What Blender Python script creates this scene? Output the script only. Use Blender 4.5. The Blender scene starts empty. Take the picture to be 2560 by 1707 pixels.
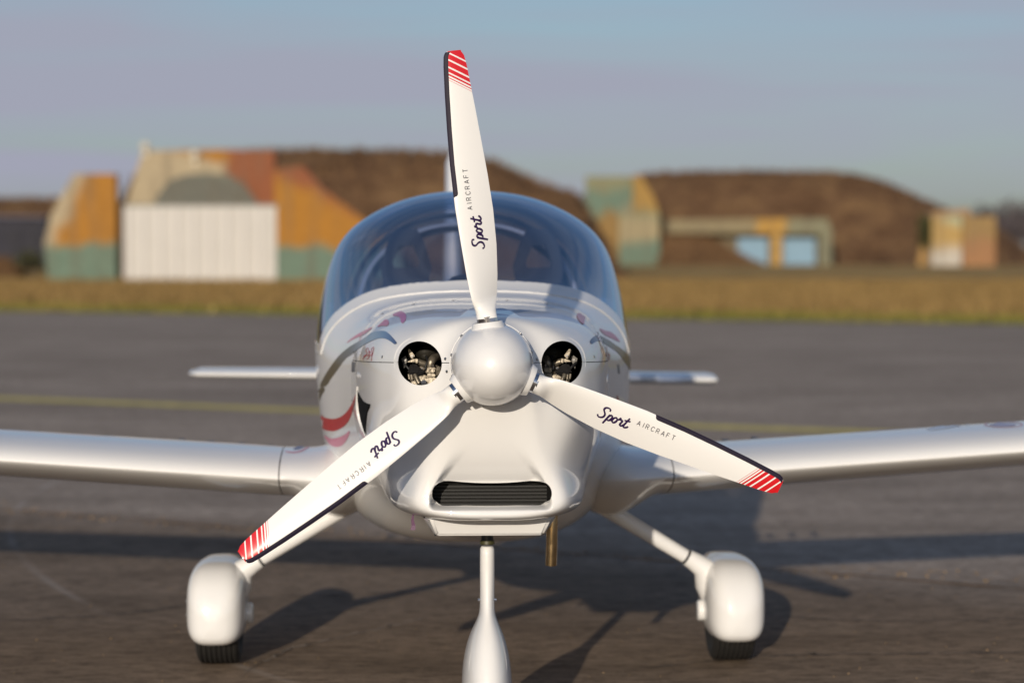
import bpy, bmesh, math, random
import numpy as np
from mathutils import Vector, Matrix
from mathutils.bvhtree import BVHTree
from mathutils.geometry import delaunay_2d_cdt

random.seed(7)
rng = np.random.default_rng(7)
scene = bpy.context.scene
COL = scene.collection
R = math.radians

# ------------------------------------------------------------------ camera
cam_d = bpy.data.cameras.new('camera')
cam = bpy.data.objects.new('camera', cam_d)
COL.objects.link(cam)
CAM = Vector((0.0, 0.0, 1.40))
PITCH = math.atan(194 / 5553)
cam.location = CAM
cam.rotation_euler = (R(90) - PITCH, 0, 0)
cam_d.lens = 85
cam_d.sensor_width = 36
cam_d.clip_start = 0.1
cam_d.clip_end = 6000
cam_d.dof.use_dof = True
cam_d.dof.focus_distance = 6.50
cam_d.dof.aperture_fstop = 2.15
cam_d.dof.aperture_blades = 9
scene.camera = cam

# ------------------------------------------------------------------ light
SUN_EL = R(12.5)
SUN_AZ = R(11)            # light travels away from the camera and this much to the right
ldir = Vector((math.sin(SUN_AZ) * math.cos(SUN_EL), math.cos(SUN_AZ) * math.cos(SUN_EL), -math.sin(SUN_EL)))
sun_d = bpy.data.lights.new('sun', 'SUN')
sun_d.energy = 3.8
sun_d.angle = R(0.53)
sun_d.color = (1.0, 0.885, 0.735)
sun = bpy.data.objects.new('sun', sun_d)
sun.rotation_euler = ldir.to_track_quat('-Z', 'Y').to_euler()
sun.location = (-3, -12, 8)
COL.objects.link(sun)

world = bpy.data.worlds.new('World')
scene.world = world
world.use_nodes = True
wt = world.node_tree
wt.nodes.clear()
w_out = wt.nodes.new('ShaderNodeOutputWorld')
w_bg = wt.nodes.new('ShaderNodeBackground')
w_bg.inputs['Strength'].default_value = 0.100
sky = wt.nodes.new('ShaderNodeTexSky')
sky.sky_type = 'NISHITA'
sky.sun_disc = False
sky.sun_elevation = SUN_EL
sky.sun_rotation = R(180 + 11)
sky.altitude = 100
sky.air_density = 1.0
sky.dust_density = 1.2
sky.ozone_density = 3.5
# thin streaky cloud over the whole dome
w_tc = wt.nodes.new('ShaderNodeTexCoord')
w_map = wt.nodes.new('ShaderNodeMapping')
w_map.inputs['Scale'].default_value = (1.2, 1.2, 13.0)
w_map.inputs['Rotation'].default_value = (0, R(3), 0)
w_noise = wt.nodes.new('ShaderNodeTexNoise')
w_noise.inputs['Scale'].default_value = 1.7
w_noise.inputs['Detail'].default_value = 5
w_noise.inputs['Roughness'].default_value = 0.5
w_noise.inputs['Distortion'].default_value = 0.4
w_ramp = wt.nodes.new('ShaderNodeMapRange')
w_ramp.inputs['From Min'].default_value = 0.40
w_ramp.inputs['From Max'].default_value = 0.60
w_ramp.inputs['To Min'].default_value = 0.16
w_ramp.inputs['To Max'].default_value = 1.0
w_sep = wt.nodes.new('ShaderNodeSeparateXYZ')        # cloud thins out towards the zenith
w_el = wt.nodes.new('ShaderNodeMapRange')
w_el.inputs['From Min'].default_value = 0.04
w_el.inputs['From Max'].default_value = 0.55
w_el.inputs['To Min'].default_value = 1.0
w_el.inputs['To Max'].default_value = 0.20
w_mul = wt.nodes.new('ShaderNodeMath'); w_mul.operation = 'MULTIPLY'
w_mix = wt.nodes.new('ShaderNodeMixRGB')
w_mix.inputs['Color2'].default_value = (3.60, 3.70, 4.60, 1)
L_ = wt.links.new
L_(w_tc.outputs['Generated'], w_map.inputs['Vector'])
L_(w_map.outputs['Vector'], w_noise.inputs['Vector'])
L_(w_noise.outputs['Fac'], w_ramp.inputs['Value'])
L_(w_tc.outputs['Generated'], w_sep.inputs[0]); L_(w_sep.outputs['Z'], w_el.inputs['Value'])
L_(w_ramp.outputs['Result'], w_mul.inputs[0]); L_(w_el.outputs['Result'], w_mul.inputs[1])
L_(w_mul.outputs[0], w_mix.inputs['Fac'])
L_(sky.outputs['Color'], w_mix.inputs['Color1'])
L_(w_mix.outputs['Color'], w_bg.inputs['Color'])
L_(w_bg.outputs['Background'], w_out.inputs['Surface'])

scene.view_settings.view_transform = 'Standard'
scene.view_settings.look = 'None'
scene.view_settings.exposure = 0.0
scene.view_settings.gamma = 1.0
scene.view_settings.use_curve_mapping = False
scene.render.engine = 'CYCLES'
scene.cycles.use_denoising = True
scene.cycles.max_bounces = 10
scene.cycles.transparent_max_bounces = 16


# ------------------------------------------------------------------ helpers
def link(o, parent=None):
    COL.objects.link(o)
    if parent is not None:
        o.parent = parent
    return o


def tag(o, label=None, cat=None, group=None, kind=None):
    if label: o['label'] = label
    if cat: o['category'] = cat
    if group: o['group'] = group
    if kind: o['kind'] = kind
    return o


def empty(name, loc=(0, 0, 0), rz=0.0):
    o = bpy.data.objects.new(name, None)
    o.location = loc
    o.rotation_euler = (0, 0, rz)
    o.empty_display_size = 0.2
    return link(o)


def mesh_obj(name, verts, faces, mat, parent=None, smooth=True, normals=None):
    me = bpy.data.meshes.new(name)
    me.from_pydata([tuple(map(float, v)) for v in verts], [], [tuple(map(int, f)) for f in faces])
    me.update()
    if smooth:
        me.polygons.foreach_set('use_smooth', [True] * len(me.polygons))
    if normals is not None:
        me.normals_split_custom_set_from_vertices([tuple(map(float, n)) for n in normals])
    if mat is not None:
        me.materials.append(mat)
    o = bpy.data.objects.new(name, me)
    return link(o, parent)


def bm_obj(name, bm, mat, parent=None, smooth=False, sharp=35):
    bmesh.ops.recalc_face_normals(bm, faces=bm.faces)
    me = bpy.data.meshes.new(name)
    bm.to_mesh(me)
    bm.free()
    if smooth:
        me.polygons.foreach_set('use_smooth', [True] * len(me.polygons))
        me.set_sharp_from_angle(angle=R(sharp))
    if mat is not None:
        me.materials.append(mat)
    o = bpy.data.objects.new(name, me)
    return link(o, parent)


def bm_box(bm, x0, x1, y0, y1, z0, z1, M=None, bevel=0.0):
    vs = [bm.verts.new((x, y, z)) for x in (x0, x1) for y in (y0, y1) for z in (z0, z1)]
    fs = [(0, 1, 3, 2), (4, 6, 7, 5), (0, 4, 5, 1), (2, 3, 7, 6), (0, 2, 6, 4), (1, 5, 7, 3)]
    faces = [bm.faces.new([vs[i] for i in f]) for f in fs]
    bmesh.ops.recalc_face_normals(bm, faces=faces)
    if bevel > 0:
        es = list({e for f in faces for e in f.edges})
        r = bmesh.ops.bevel(bm, geom=es, offset=bevel, segments=2, affect='EDGES', profile=0.6)
        vs = list({v for f in r['faces'] for v in f.verts} | {v for v in vs if v.is_valid})
    if M is not None:
        bmesh.ops.transform(bm, matrix=M, verts=[v for v in vs if v.is_valid])
    return vs


def frame_of(d):
    d = Vector(d).normalized()
    up = Vector((0, 0, 1)) if abs(d.z) < 0.95 else Vector((1, 0, 0))
    a = d.cross(up).normalized()
    b = a.cross(d).normalized()
    return a, b


def bm_tube(bm, pts, radii, n=20, caps=True):
    pts = [Vector(p) for p in pts]
    rings = []
    a = None
    for i, p in enumerate(pts):
        d = (pts[min(i + 1, len(pts) - 1)] - pts[max(i - 1, 0)]).normalized()
        if a is None:
            a, b = frame_of(d)
        else:
            a = (a - d * a.dot(d)).normalized()
            b = a.cross(d).normalized()
        r = radii[i] if hasattr(radii, '__len__') else radii
        rings.append([bm.verts.new(p + (a * math.cos(t) + b * math.sin(t)) * r)
                      for t in [2 * math.pi * k / n for k in range(n)]])
    for r0, r1 in zip(rings, rings[1:]):
        for k in range(n):
            bm.faces.new((r0[k], r0[(k + 1) % n], r1[(k + 1) % n], r1[k]))
    if caps:
        bm.faces.new(rings[0][::-1])
        bm.faces.new(rings[-1])
    return rings


def bm_prism(bm, poly, y0, y1):
    """poly: list of (x,z) extruded from y0 to y1"""
    a = [bm.verts.new((x, y0, z)) for x, z in poly]
    b = [bm.verts.new((x, y1, z)) for x, z in poly]
    bm.faces.new(a)
    bm.faces.new(b[::-1])
    n = len(poly)
    for i in range(n):
        bm.faces.new((a[i], b[i], b[(i + 1) % n], a[(i + 1) % n]))


def nspline(P, t):
    """natural cubic spline through P[0..n-1] (n,d) at integer knots, evaluated at t"""
    P = np.asarray(P, float)
    n = len(P)
    A = np.zeros((n, n)); B = np.zeros_like(P)
    A[0, 0] = A[-1, -1] = 1
    for i in range(1, n - 1):
        A[i, i - 1:i + 2] = (1, 4, 1)
        B[i] = 6 * (P[i - 1] - 2 * P[i] + P[i + 1])
    M = np.linalg.solve(A, B)
    t = np.asarray(t, float)
    i = np.clip(np.floor(t).astype(int), 0, n - 2)
    u = (t - i)[:, None]
    return (M[i] * (1 - u) ** 3 / 6 + M[i + 1] * u ** 3 / 6 + (P[i] - M[i] / 6) * (1 - u) + (P[i + 1] - M[i + 1] / 6) * u)


def loft(stations, NU, NV):
    """stations: list of (L, [(x,z[,dL])...]) half sections, top centre to bottom centre. -> grid (NU,NV,3), closed in v"""
    cage = []
    for L, pts in stations:
        half = [np.array([p[0], L + (p[2] if len(p) > 2 else 0.0), p[1]]) for p in pts]
        rest = [np.array([-p[0], p[1], p[2]]) for p in half[-2:0:-1]]
        cage.append(half + rest)
    cage = np.array(cage)
    nk = cage.shape[1]
    u = np.linspace(0, len(stations) - 1, NU)
    g = nspline(cage.reshape(len(stations), -1), u).reshape(NU, nk, 3)
    ext = np.concatenate([g, g, g], axis=1)
    tv = nk + np.arange(NV) * nk / NV
    out = nspline(ext.transpose(1, 0, 2).reshape(3 * nk, -1), tv).reshape(NV, NU, 3).transpose(1, 0, 2)
    return out


def grid_normals(G):
    dv = np.roll(G, -1, 1) - np.roll(G, 1, 1)
    du = np.gradient(G, axis=0)
    n = np.cross(du, dv)
    n /= np.linalg.norm(n, axis=2, keepdims=True) + 1e-12
    return n


def partition(G, N, f):
    """part of closed grid where f>0, with its border snapped on to f=0 -> verts, faces, normals"""
    NU, NV = f.shape
    P = G.copy(); Nn = N.copy()
    inside = f > 0
    best = np.full(f.shape, 9.0)
    for du, dv in ((1, 0), (-1, 0), (0, 1), (0, -1), (1, 1), (1, -1), (-1, 1), (-1, -1)):
        nb_in = np.roll(np.roll(inside, -du, 0), -dv, 1)
        if du == 1: nb_in[-1] = False
        if du == -1: nb_in[0] = False
        nf = np.roll(np.roll(f, -du, 0), -dv, 1)
        nG = np.roll(np.roll(G, -du, 0), -dv, 1)
        nN = np.roll(np.roll(N, -du, 0), -dv, 1)
        m = (~inside) & nb_in
        t = np.where(m, f / (f - nf + 1e-12), 9)
        score = t * (1.0 if du == 0 or dv == 0 else 1.5)
        upd = m & (score < best)
        best[upd] = score[upd]
        tt = t[..., None]
        P[upd] = (G + (nG - G) * tt)[upd]
        Nn[upd] = (N + (nN - N) * tt)[upd]
    a = np.arange(NU - 1)[:, None]; b = np.arange(NV)[None, :]; b2 = (b + 1) % NV
    ids = np.stack([a * NV + b, a * NV + b2, (a + 1) * NV + b2, (a + 1) * NV + b], axis=-1).reshape(-1, 4)
    fin = inside.reshape(-1)
    ok = (best.reshape(-1) < 5) | fin
    keep = fin[ids].any(axis=1) & ok[ids].all(axis=1)
    ids = ids[keep]
    used = np.unique(ids)
    remap = -np.ones(NU * NV, int); remap[used] = np.arange(len(used))
    return P.reshape(-1, 3)[used], remap[ids], Nn.reshape(-1, 3)[used]


def smooth01(x):
    x = np.clip(x, 0, 1)
    return x * x * (3 - 2 * x)


# ------------------------------------------------------------------ materials
def new_mat(name):
    m = bpy.data.materials.new(name)
    m.use_nodes = True
    return m, m.node_tree, m.node_tree.nodes['Principled BSDF']


def N_(nt, t, **kw):
    n = nt.nodes.new(t)
    for k, v in kw.items():
        setattr(n, k, v)
    return n


def simple(name, col, rough=0.5, metal=0.0, var=0.0, scale=20.0, bump=0.0, coat=0.0, spec=None):
    m, nt, b = new_mat(name)
    b.inputs['Base Color'].default_value = (*col, 1)
    b.inputs['Roughness'].default_value = rough
    b.inputs['Metallic'].default_value = metal
    b.inputs['Coat Weight'].default_value = coat
    b.inputs['Coat Roughness'].default_value = 0.025
    b.inputs['Coat IOR'].default_value = 1.7
    if spec is not None:
        b.inputs['Specular IOR Level'].default_value = spec
    if var > 0 or bump > 0:
        tc = N_(nt, 'ShaderNodeTexCoord')
        no = N_(nt, 'ShaderNodeTexNoise')
        no.inputs['Scale'].default_value = scale
        no.inputs['Detail'].default_value = 6
        nt.links.new(tc.outputs['Object'], no.inputs['Vector'])
        if var > 0:
            mr = N_(nt, 'ShaderNodeMapRange')
            mr.inputs['From Min'].default_value = 0.3; mr.inputs['From Max'].default_value = 0.7
            mr.inputs['To Min'].default_value = 1 - var; mr.inputs['To Max'].default_value = 1 + var
            mx = N_(nt, 'ShaderNodeVectorMath', operation='SCALE')
            mx.inputs[0].default_value = col
            nt.links.new(no.outputs['Fac'], mr.inputs['Value'])
            nt.links.new(mr.outputs['Result'], mx.inputs['Scale'])
            nt.links.new(mx.outputs['Vector'], b.inputs['Base Color'])
        if bump > 0:
            bp = N_(nt, 'ShaderNodeBump')
            bp.inputs['Strength'].default_value = bump
            bp.inputs['Distance'].default_value = 0.02
            nt.links.new(no.outputs['Fac'], bp.inputs['Height'])
            nt.links.new(bp.outputs['Normal'], b.inputs['Normal'])
    return m


WHITE = simple('white_gelcoat', (0.735, 0.73, 0.72), rough=0.35, coat=0.75, var=0.012, scale=3.0, spec=0.12)
WHITE_SPIN = simple('pearl_white_paint', (0.74, 0.735, 0.73), rough=0.33, coat=0.6, var=0.01, scale=5.0)
CHROME = simple('polished_metal', (0.62, 0.63, 0.66), rough=0.12, metal=1.0)
STEEL = simple('screw_metal', (0.35, 0.34, 0.33), rough=0.3, metal=1.0)
BRASS = simple('heat_tinted_steel', (0.62, 0.45, 0.24), rough=0.22, metal=1.0, var=0.25, scale=30)
BLACK = simple('black_plastic', (0.012, 0.012, 0.014), rough=0.45)
VOID = simple('cavity_darkness', (0.006, 0.006, 0.006), rough=0.9, spec=0.1)  # shade inside the cowl openings put into a near-black colour
RUBBER = simple('tyre_rubber', (0.011, 0.010, 0.009), rough=0.75, var=0.2, scale=40)
CAST = simple('cast_aluminium', (0.27, 0.235, 0.185), rough=0.42, metal=0.7, var=0.25, scale=60, bump=0.15)
FOAM = simple('black_crinkle_foam', (0.012, 0.011, 0.012), rough=0.6, var=0.5, scale=400, bump=0.6)
EDGE = simple('dark_edge_tape', (0.012, 0.008, 0.022), rough=0.55, spec=0.2)
INK = simple('navy_ink', (0.022, 0.006, 0.055), rough=0.35)
INKG = simple('grey_ink', (0.10, 0.10, 0.11), rough=0.4)
RED = simple('red_paint', (0.42, 0.025, 0.02), rough=0.4, coat=0.2, spec=0.2)
PINK = simple('pink_paint', (0.52, 0.17, 0.33), rough=0.4, coat=0.2, spec=0.2)
PINK2 = simple('faded_rose_paint', (0.58, 0.22, 0.30), rough=0.4, coat=0.2, spec=0.2)
SEATM = simple('dark_seat_fabric', (0.010, 0.012, 0.024), rough=0.8, var=0.2, scale=60)
TRIM = simple('pale_cabin_trim', (0.55, 0.52, 0.53), rough=0.5)
COCK = simple('cockpit_lining', (0.02, 0.022, 0.03), rough=0.8)


def blade_mat():
    m, nt, b = new_mat('blade_paint')
    b.inputs['Roughness'].default_value = 0.25
    b.inputs['Coat Weight'].default_value = 0.3
    tc = N_(nt, 'ShaderNodeTexCoord')
    sp = N_(nt, 'ShaderNodeSeparateXYZ')
    nt.links.new(tc.outputs['Object'], sp.inputs[0])
    ma = N_(nt, 'ShaderNodeMath', operation='MULTIPLY_ADD')
    ma.inputs[1].default_value = -0.62
    nt.links.new(sp.outputs['Y'], ma.inputs[0]); nt.links.new(sp.outputs['X'], ma.inputs[2])
    mr = N_(nt, 'ShaderNodeMapRange')
    mr.inputs['From Min'].default_value = 0.73; mr.inputs['From Max'].default_value = 0.87
    nt.links.new(ma.outputs[0], mr.inputs['Value'])
    cr = N_(nt, 'ShaderNodeValToRGB')
    cr.color_ramp.interpolation = 'CONSTANT'
    W = (0.80, 0.79, 0.77, 1); Rd = (0.60, 0.012, 0.018, 1)
    px = [645.3, 646.3, 650.6, 653, 657, 661.8, 665.7, 674.8, 679, 693, 697, 710, 714]
    el = cr.color_ramp.elements
    el[0].position = 0; el[0].color = W
    el[1].position = (px[0] / 861 - 0.73) / 0.14; el[1].color = Rd
    for i, p in enumerate(px[1:]):
        e = el.new((p / 861 - 0.73) / 0.14)
        e.color = W if i % 2 == 0 else Rd
    nt.links.new(mr.outputs['Result'], cr.inputs['Fac'])
    nt.links.new(cr.outputs['Color'], b.inputs['Base Color'])
    return m


BLADE = blade_mat()


def swoosh_mat(name, stops, axis, lo, hi):
    """colour gradient along an axis (paint print)"""
    m, nt, b = new_mat(name)
    b.inputs['Roughness'].default_value = 0.4
    b.inputs['Specular IOR Level'].default_value = 0.2
    b.inputs['Coat Weight'].default_value = 0.2
    tc = N_(nt, 'ShaderNodeTexCoord'); sp = N_(nt, 'ShaderNodeSeparateXYZ')
    nt.links.new(tc.outputs['Object'], sp.inputs[0])
    mr = N_(nt, 'ShaderNodeMapRange')
    mr.inputs['From Min'].default_value = lo; mr.inputs['From Max'].default_value = hi
    nt.links.new(sp.outputs[axis], mr.inputs['Value'])
    cr = N_(nt, 'ShaderNodeValToRGB')
    el = cr.color_ramp.elements
    el[0].position, el[0].color = stops[0][0], (*stops[0][1], 1)
    el[1].position, el[1].color = stops[-1][0], (*stops[-1][1], 1)
    for p, c in stops[1:-1]:
        e = el.new(p); e.color = (*c, 1)
    nt.links.new(mr.outputs['Result'], cr.inputs['Fac'])
    nt.links.new(cr.outputs['Color'], b.inputs['Base Color'])
    return m


def glass_mat(name, veil, dcol):
    m = bpy.data.materials.new(name)
    m.use_nodes = True
    nt = m.node_tree
    nt.nodes.clear()
    out = N_(nt, 'ShaderNodeOutputMaterial')
    lw = N_(nt, 'ShaderNodeLayerWeight'); lw.inputs['Blend'].default_value = 0.5
    cr = N_(nt, 'ShaderNodeValToRGB')       # tint deepens with the path length through the acrylic
    el = cr.color_ramp.elements
    el[0].position = 0.05; el[0].color = (0.97, 0.95, 0.94, 1)
    el[1].position = 0.95; el[1].color = (0.16, 0.30, 0.58, 1)
    e = el.new(0.40); e.color = (0.95, 0.92, 0.93, 1)
    e = el.new(0.68); e.color = (0.55, 0.66, 0.90, 1)
    tr = N_(nt, 'ShaderNodeBsdfTransparent')
    gl = N_(nt, 'ShaderNodeBsdfGlossy'); gl.inputs['Roughness'].default_value = 0.012
    gl.inputs['Color'].default_value = (0.74, 0.88, 1.0, 1)      # blue of the reflected sky put into the gloss colour
    pw = N_(nt, 'ShaderNodeMath', operation='POWER'); pw.inputs[1].default_value = 2.3
    fr = N_(nt, 'ShaderNodeMath', operation='MULTIPLY_ADD'); fr.inputs[1].default_value = 0.84; fr.inputs[2].default_value = 0.085
    mx = N_(nt, 'ShaderNodeMixShader')
    nt.links.new(lw.outputs['Facing'], cr.inputs['Fac'])
    nt.links.new(cr.outputs['Color'], tr.inputs['Color'])
    nt.links.new(lw.outputs['Facing'], pw.inputs[0]); nt.links.new(pw.outputs[0], fr.inputs[0])
    nt.links.new(fr.outputs[0], mx.inputs['Fac'])
    df = N_(nt, 'ShaderNodeBsdfDiffuse'); df.inputs['Color'].default_value = (*dcol, 1)
    dm = N_(nt, 'ShaderNodeMixShader'); dm.inputs['Fac'].default_value = veil          # hazy glare on the glass, put in as a thin diffuse film
    tl = N_(nt, 'ShaderNodeBsdfTranslucent'); tl.inputs['Color'].default_value = (*dcol, 1)
    d2 = N_(nt, 'ShaderNodeMixShader'); d2.inputs['Fac'].default_value = 0.5
    nt.links.new(df.outputs[0], d2.inputs[1]); nt.links.new(tl.outputs[0], d2.inputs[2])
    nt.links.new(tr.outputs[0], dm.inputs[1]); nt.links.new(d2.outputs[0], dm.inputs[2])
    nt.links.new(dm.outputs[0], mx.inputs[1]); nt.links.new(gl.outputs[0], mx.inputs[2])
    nt.links.new(mx.outputs[0], out.inputs['Surface'])
    return m


GLASS = glass_mat('blue_tinted_canopy_glass', 0.034, (0.5, 0.56, 0.75))
GLASS2 = glass_mat('rear_glass', 0.10, (0.96, 0.78, 0.72))


def patch_mat(name, base, patches, rough=0.85, var=0.12, wob=1.0):
    """weathered camouflage paint: patches = [(colour, (nx, ny, nz), offset, softness)] covering dot(p,n) > offset"""
    m, nt, b = new_mat(name)
    b.inputs['Roughness'].default_value = rough
    b.inputs['Specular IOR Level'].default_value = 0.2
    tc = N_(nt, 'ShaderNodeTexCoord')
    no = N_(nt, 'ShaderNodeTexNoise'); no.inputs['Scale'].default_value = 0.45; no.inputs['Detail'].default_value = 4
    nt.links.new(tc.outputs['Object'], no.inputs['Vector'])
    n2 = N_(nt, 'ShaderNodeTexNoise'); n2.inputs['Scale'].default_value = 2.2; n2.inputs['Detail'].default_value = 7
    nt.links.new(tc.outputs['Object'], n2.inputs['Vector'])
    last = N_(nt, 'ShaderNodeRGB'); last.outputs[0].default_value = (*base, 1)
    cur = last.outputs[0]
    for col, nrm, off, soft in patches:
        dt = N_(nt, 'ShaderNodeVectorMath', operation='DOT_PRODUCT')
        dt.inputs[1].default_value = nrm
        nt.links.new(tc.outputs['Object'], dt.inputs[0])
        ad = N_(nt, 'ShaderNodeMath', operation='MULTIPLY_ADD')
        ad.inputs[1].default_value = wob * 2.4
        nt.links.new(no.outputs['Fac'], ad.inputs[0]); nt.links.new(dt.outputs['Value'], ad.inputs[2])
        mr = N_(nt, 'ShaderNodeMapRange')
        c = off + wob * 1.2
        mr.inputs['From Min'].default_value = c - soft; mr.inputs['From Max'].default_value = c + soft
        nt.links.new(ad.outputs[0], mr.inputs['Value'])
        mx = N_(nt, 'ShaderNodeMixRGB'); mx.inputs['Color2'].default_value = (*col, 1)
        nt.links.new(mr.outputs['Result'], mx.inputs['Fac']); nt.links.new(cur, mx.inputs['Color1'])
        cur = mx.outputs['Color']
    mr = N_(nt, 'ShaderNodeMapRange'); mr.inputs['From Min'].default_value = 0.3; mr.inputs['From Max'].default_value = 0.7
    mr.inputs['To Min'].default_value = 1 - var; mr.inputs['To Max'].default_value = 1 + var
    nt.links.new(n2.outputs['Fac'], mr.inputs['Value'])
    sc = N_(nt, 'ShaderNodeVectorMath', operation='SCALE')
    nt.links.new(cur, sc.inputs[0]); nt.links.new(mr.outputs['Result'], sc.inputs['Scale'])
    mp = N_(nt, 'ShaderNodeMapping'); mp.inputs['Scale'].default_value = (1.3, 1.3, 0.12)     # rain streaks
    nt.links.new(tc.outputs['Object'], mp.inputs['Vector'])
    n3 = N_(nt, 'ShaderNodeTexNoise'); n3.inputs['Scale'].default_value = 1.0; n3.inputs['Detail'].default_value = 5
    nt.links.new(mp.outputs['Vector'], n3.inputs['Vector'])
    m3 = N_(nt, 'ShaderNodeMapRange'); m3.inputs['From Min'].default_value = 0.48; m3.inputs['From Max'].default_value = 0.72
    m3.inputs['To Min'].default_value = 0.0; m3.inputs['To Max'].default_value = 0.55
    nt.links.new(n3.outputs['Fac'], m3.inputs['Value'])
    x3 = N_(nt, 'ShaderNodeMixRGB'); x3.inputs['Color2'].default_value = (0.13, 0.105, 0.075, 1)
    nt.links.new(m3.outputs['Result'], x3.inputs['Fac']); nt.links.new(sc.outputs['Vector'], x3.inputs['Color1'])
    nt.links.new(x3.outputs['Color'], b.inputs['Base Color'])
    return m


def turf_mat(name, cols, scale=0.25, fine=3.0):
    m, nt, b = new_mat(name)
    b.inputs['Roughness'].default_value = 0.95
    b.inputs['Specular IOR Level'].default_value = 0.1
    tc = N_(nt, 'ShaderNodeTexCoord')
    a = N_(nt, 'ShaderNodeTexNoise'); a.inputs['Scale'].default_value = scale; a.inputs['Detail'].default_value = 8
    a.inputs['Roughness'].default_value = 0.65
    c = N_(nt, 'ShaderNodeTexNoise'); c.inputs['Scale'].default_value = fine; c.inputs['Detail'].default_value = 6
    nt.links.new(tc.outputs['Object'], a.inputs['Vector']); nt.links.new(tc.outputs['Object'], c.inputs['Vector'])
    cr = N_(nt, 'ShaderNodeValToRGB')
    el = cr.color_ramp.elements
    el[0].position = 0.32; el[0].color = (*cols[0], 1)
    el[1].position = 0.68; el[1].color = (*cols[-1], 1)
    for i, cc in enumerate(cols[1:-1]):
        e = el.new(0.32 + 0.36 * (i + 1) / (len(cols) - 1)); e.color = (*cc, 1)
    nt.links.new(a.outputs['Fac'], cr.inputs['Fac'])
    mr = N_(nt, 'ShaderNodeMapRange'); mr.inputs['From Min'].default_value = 0.25; mr.inputs['From Max'].default_value = 0.75
    mr.inputs['To Min'].default_value = 0.7; mr.inputs['To Max'].default_value = 1.3
    nt.links.new(c.outputs['Fac'], mr.inputs['Value'])
    sc = N_(nt, 'ShaderNodeVectorMath', operation='SCALE')
    nt.links.new(cr.outputs['Color'], sc.inputs[0]); nt.links.new(mr.outputs['Result'], sc.inputs['Scale'])
    nt.links.new(sc.outputs['Vector'], b.inputs['Base Color'])
    bp = N_(nt, 'ShaderNodeBump'); bp.inputs['Strength'].default_value = 0.6; bp.inputs['Distance'].default_value = 0.1
    nt.links.new(c.outputs['Fac'], bp.inputs['Height']); nt.links.new(bp.outputs['Normal'], b.inputs['Normal'])
    return m


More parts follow.
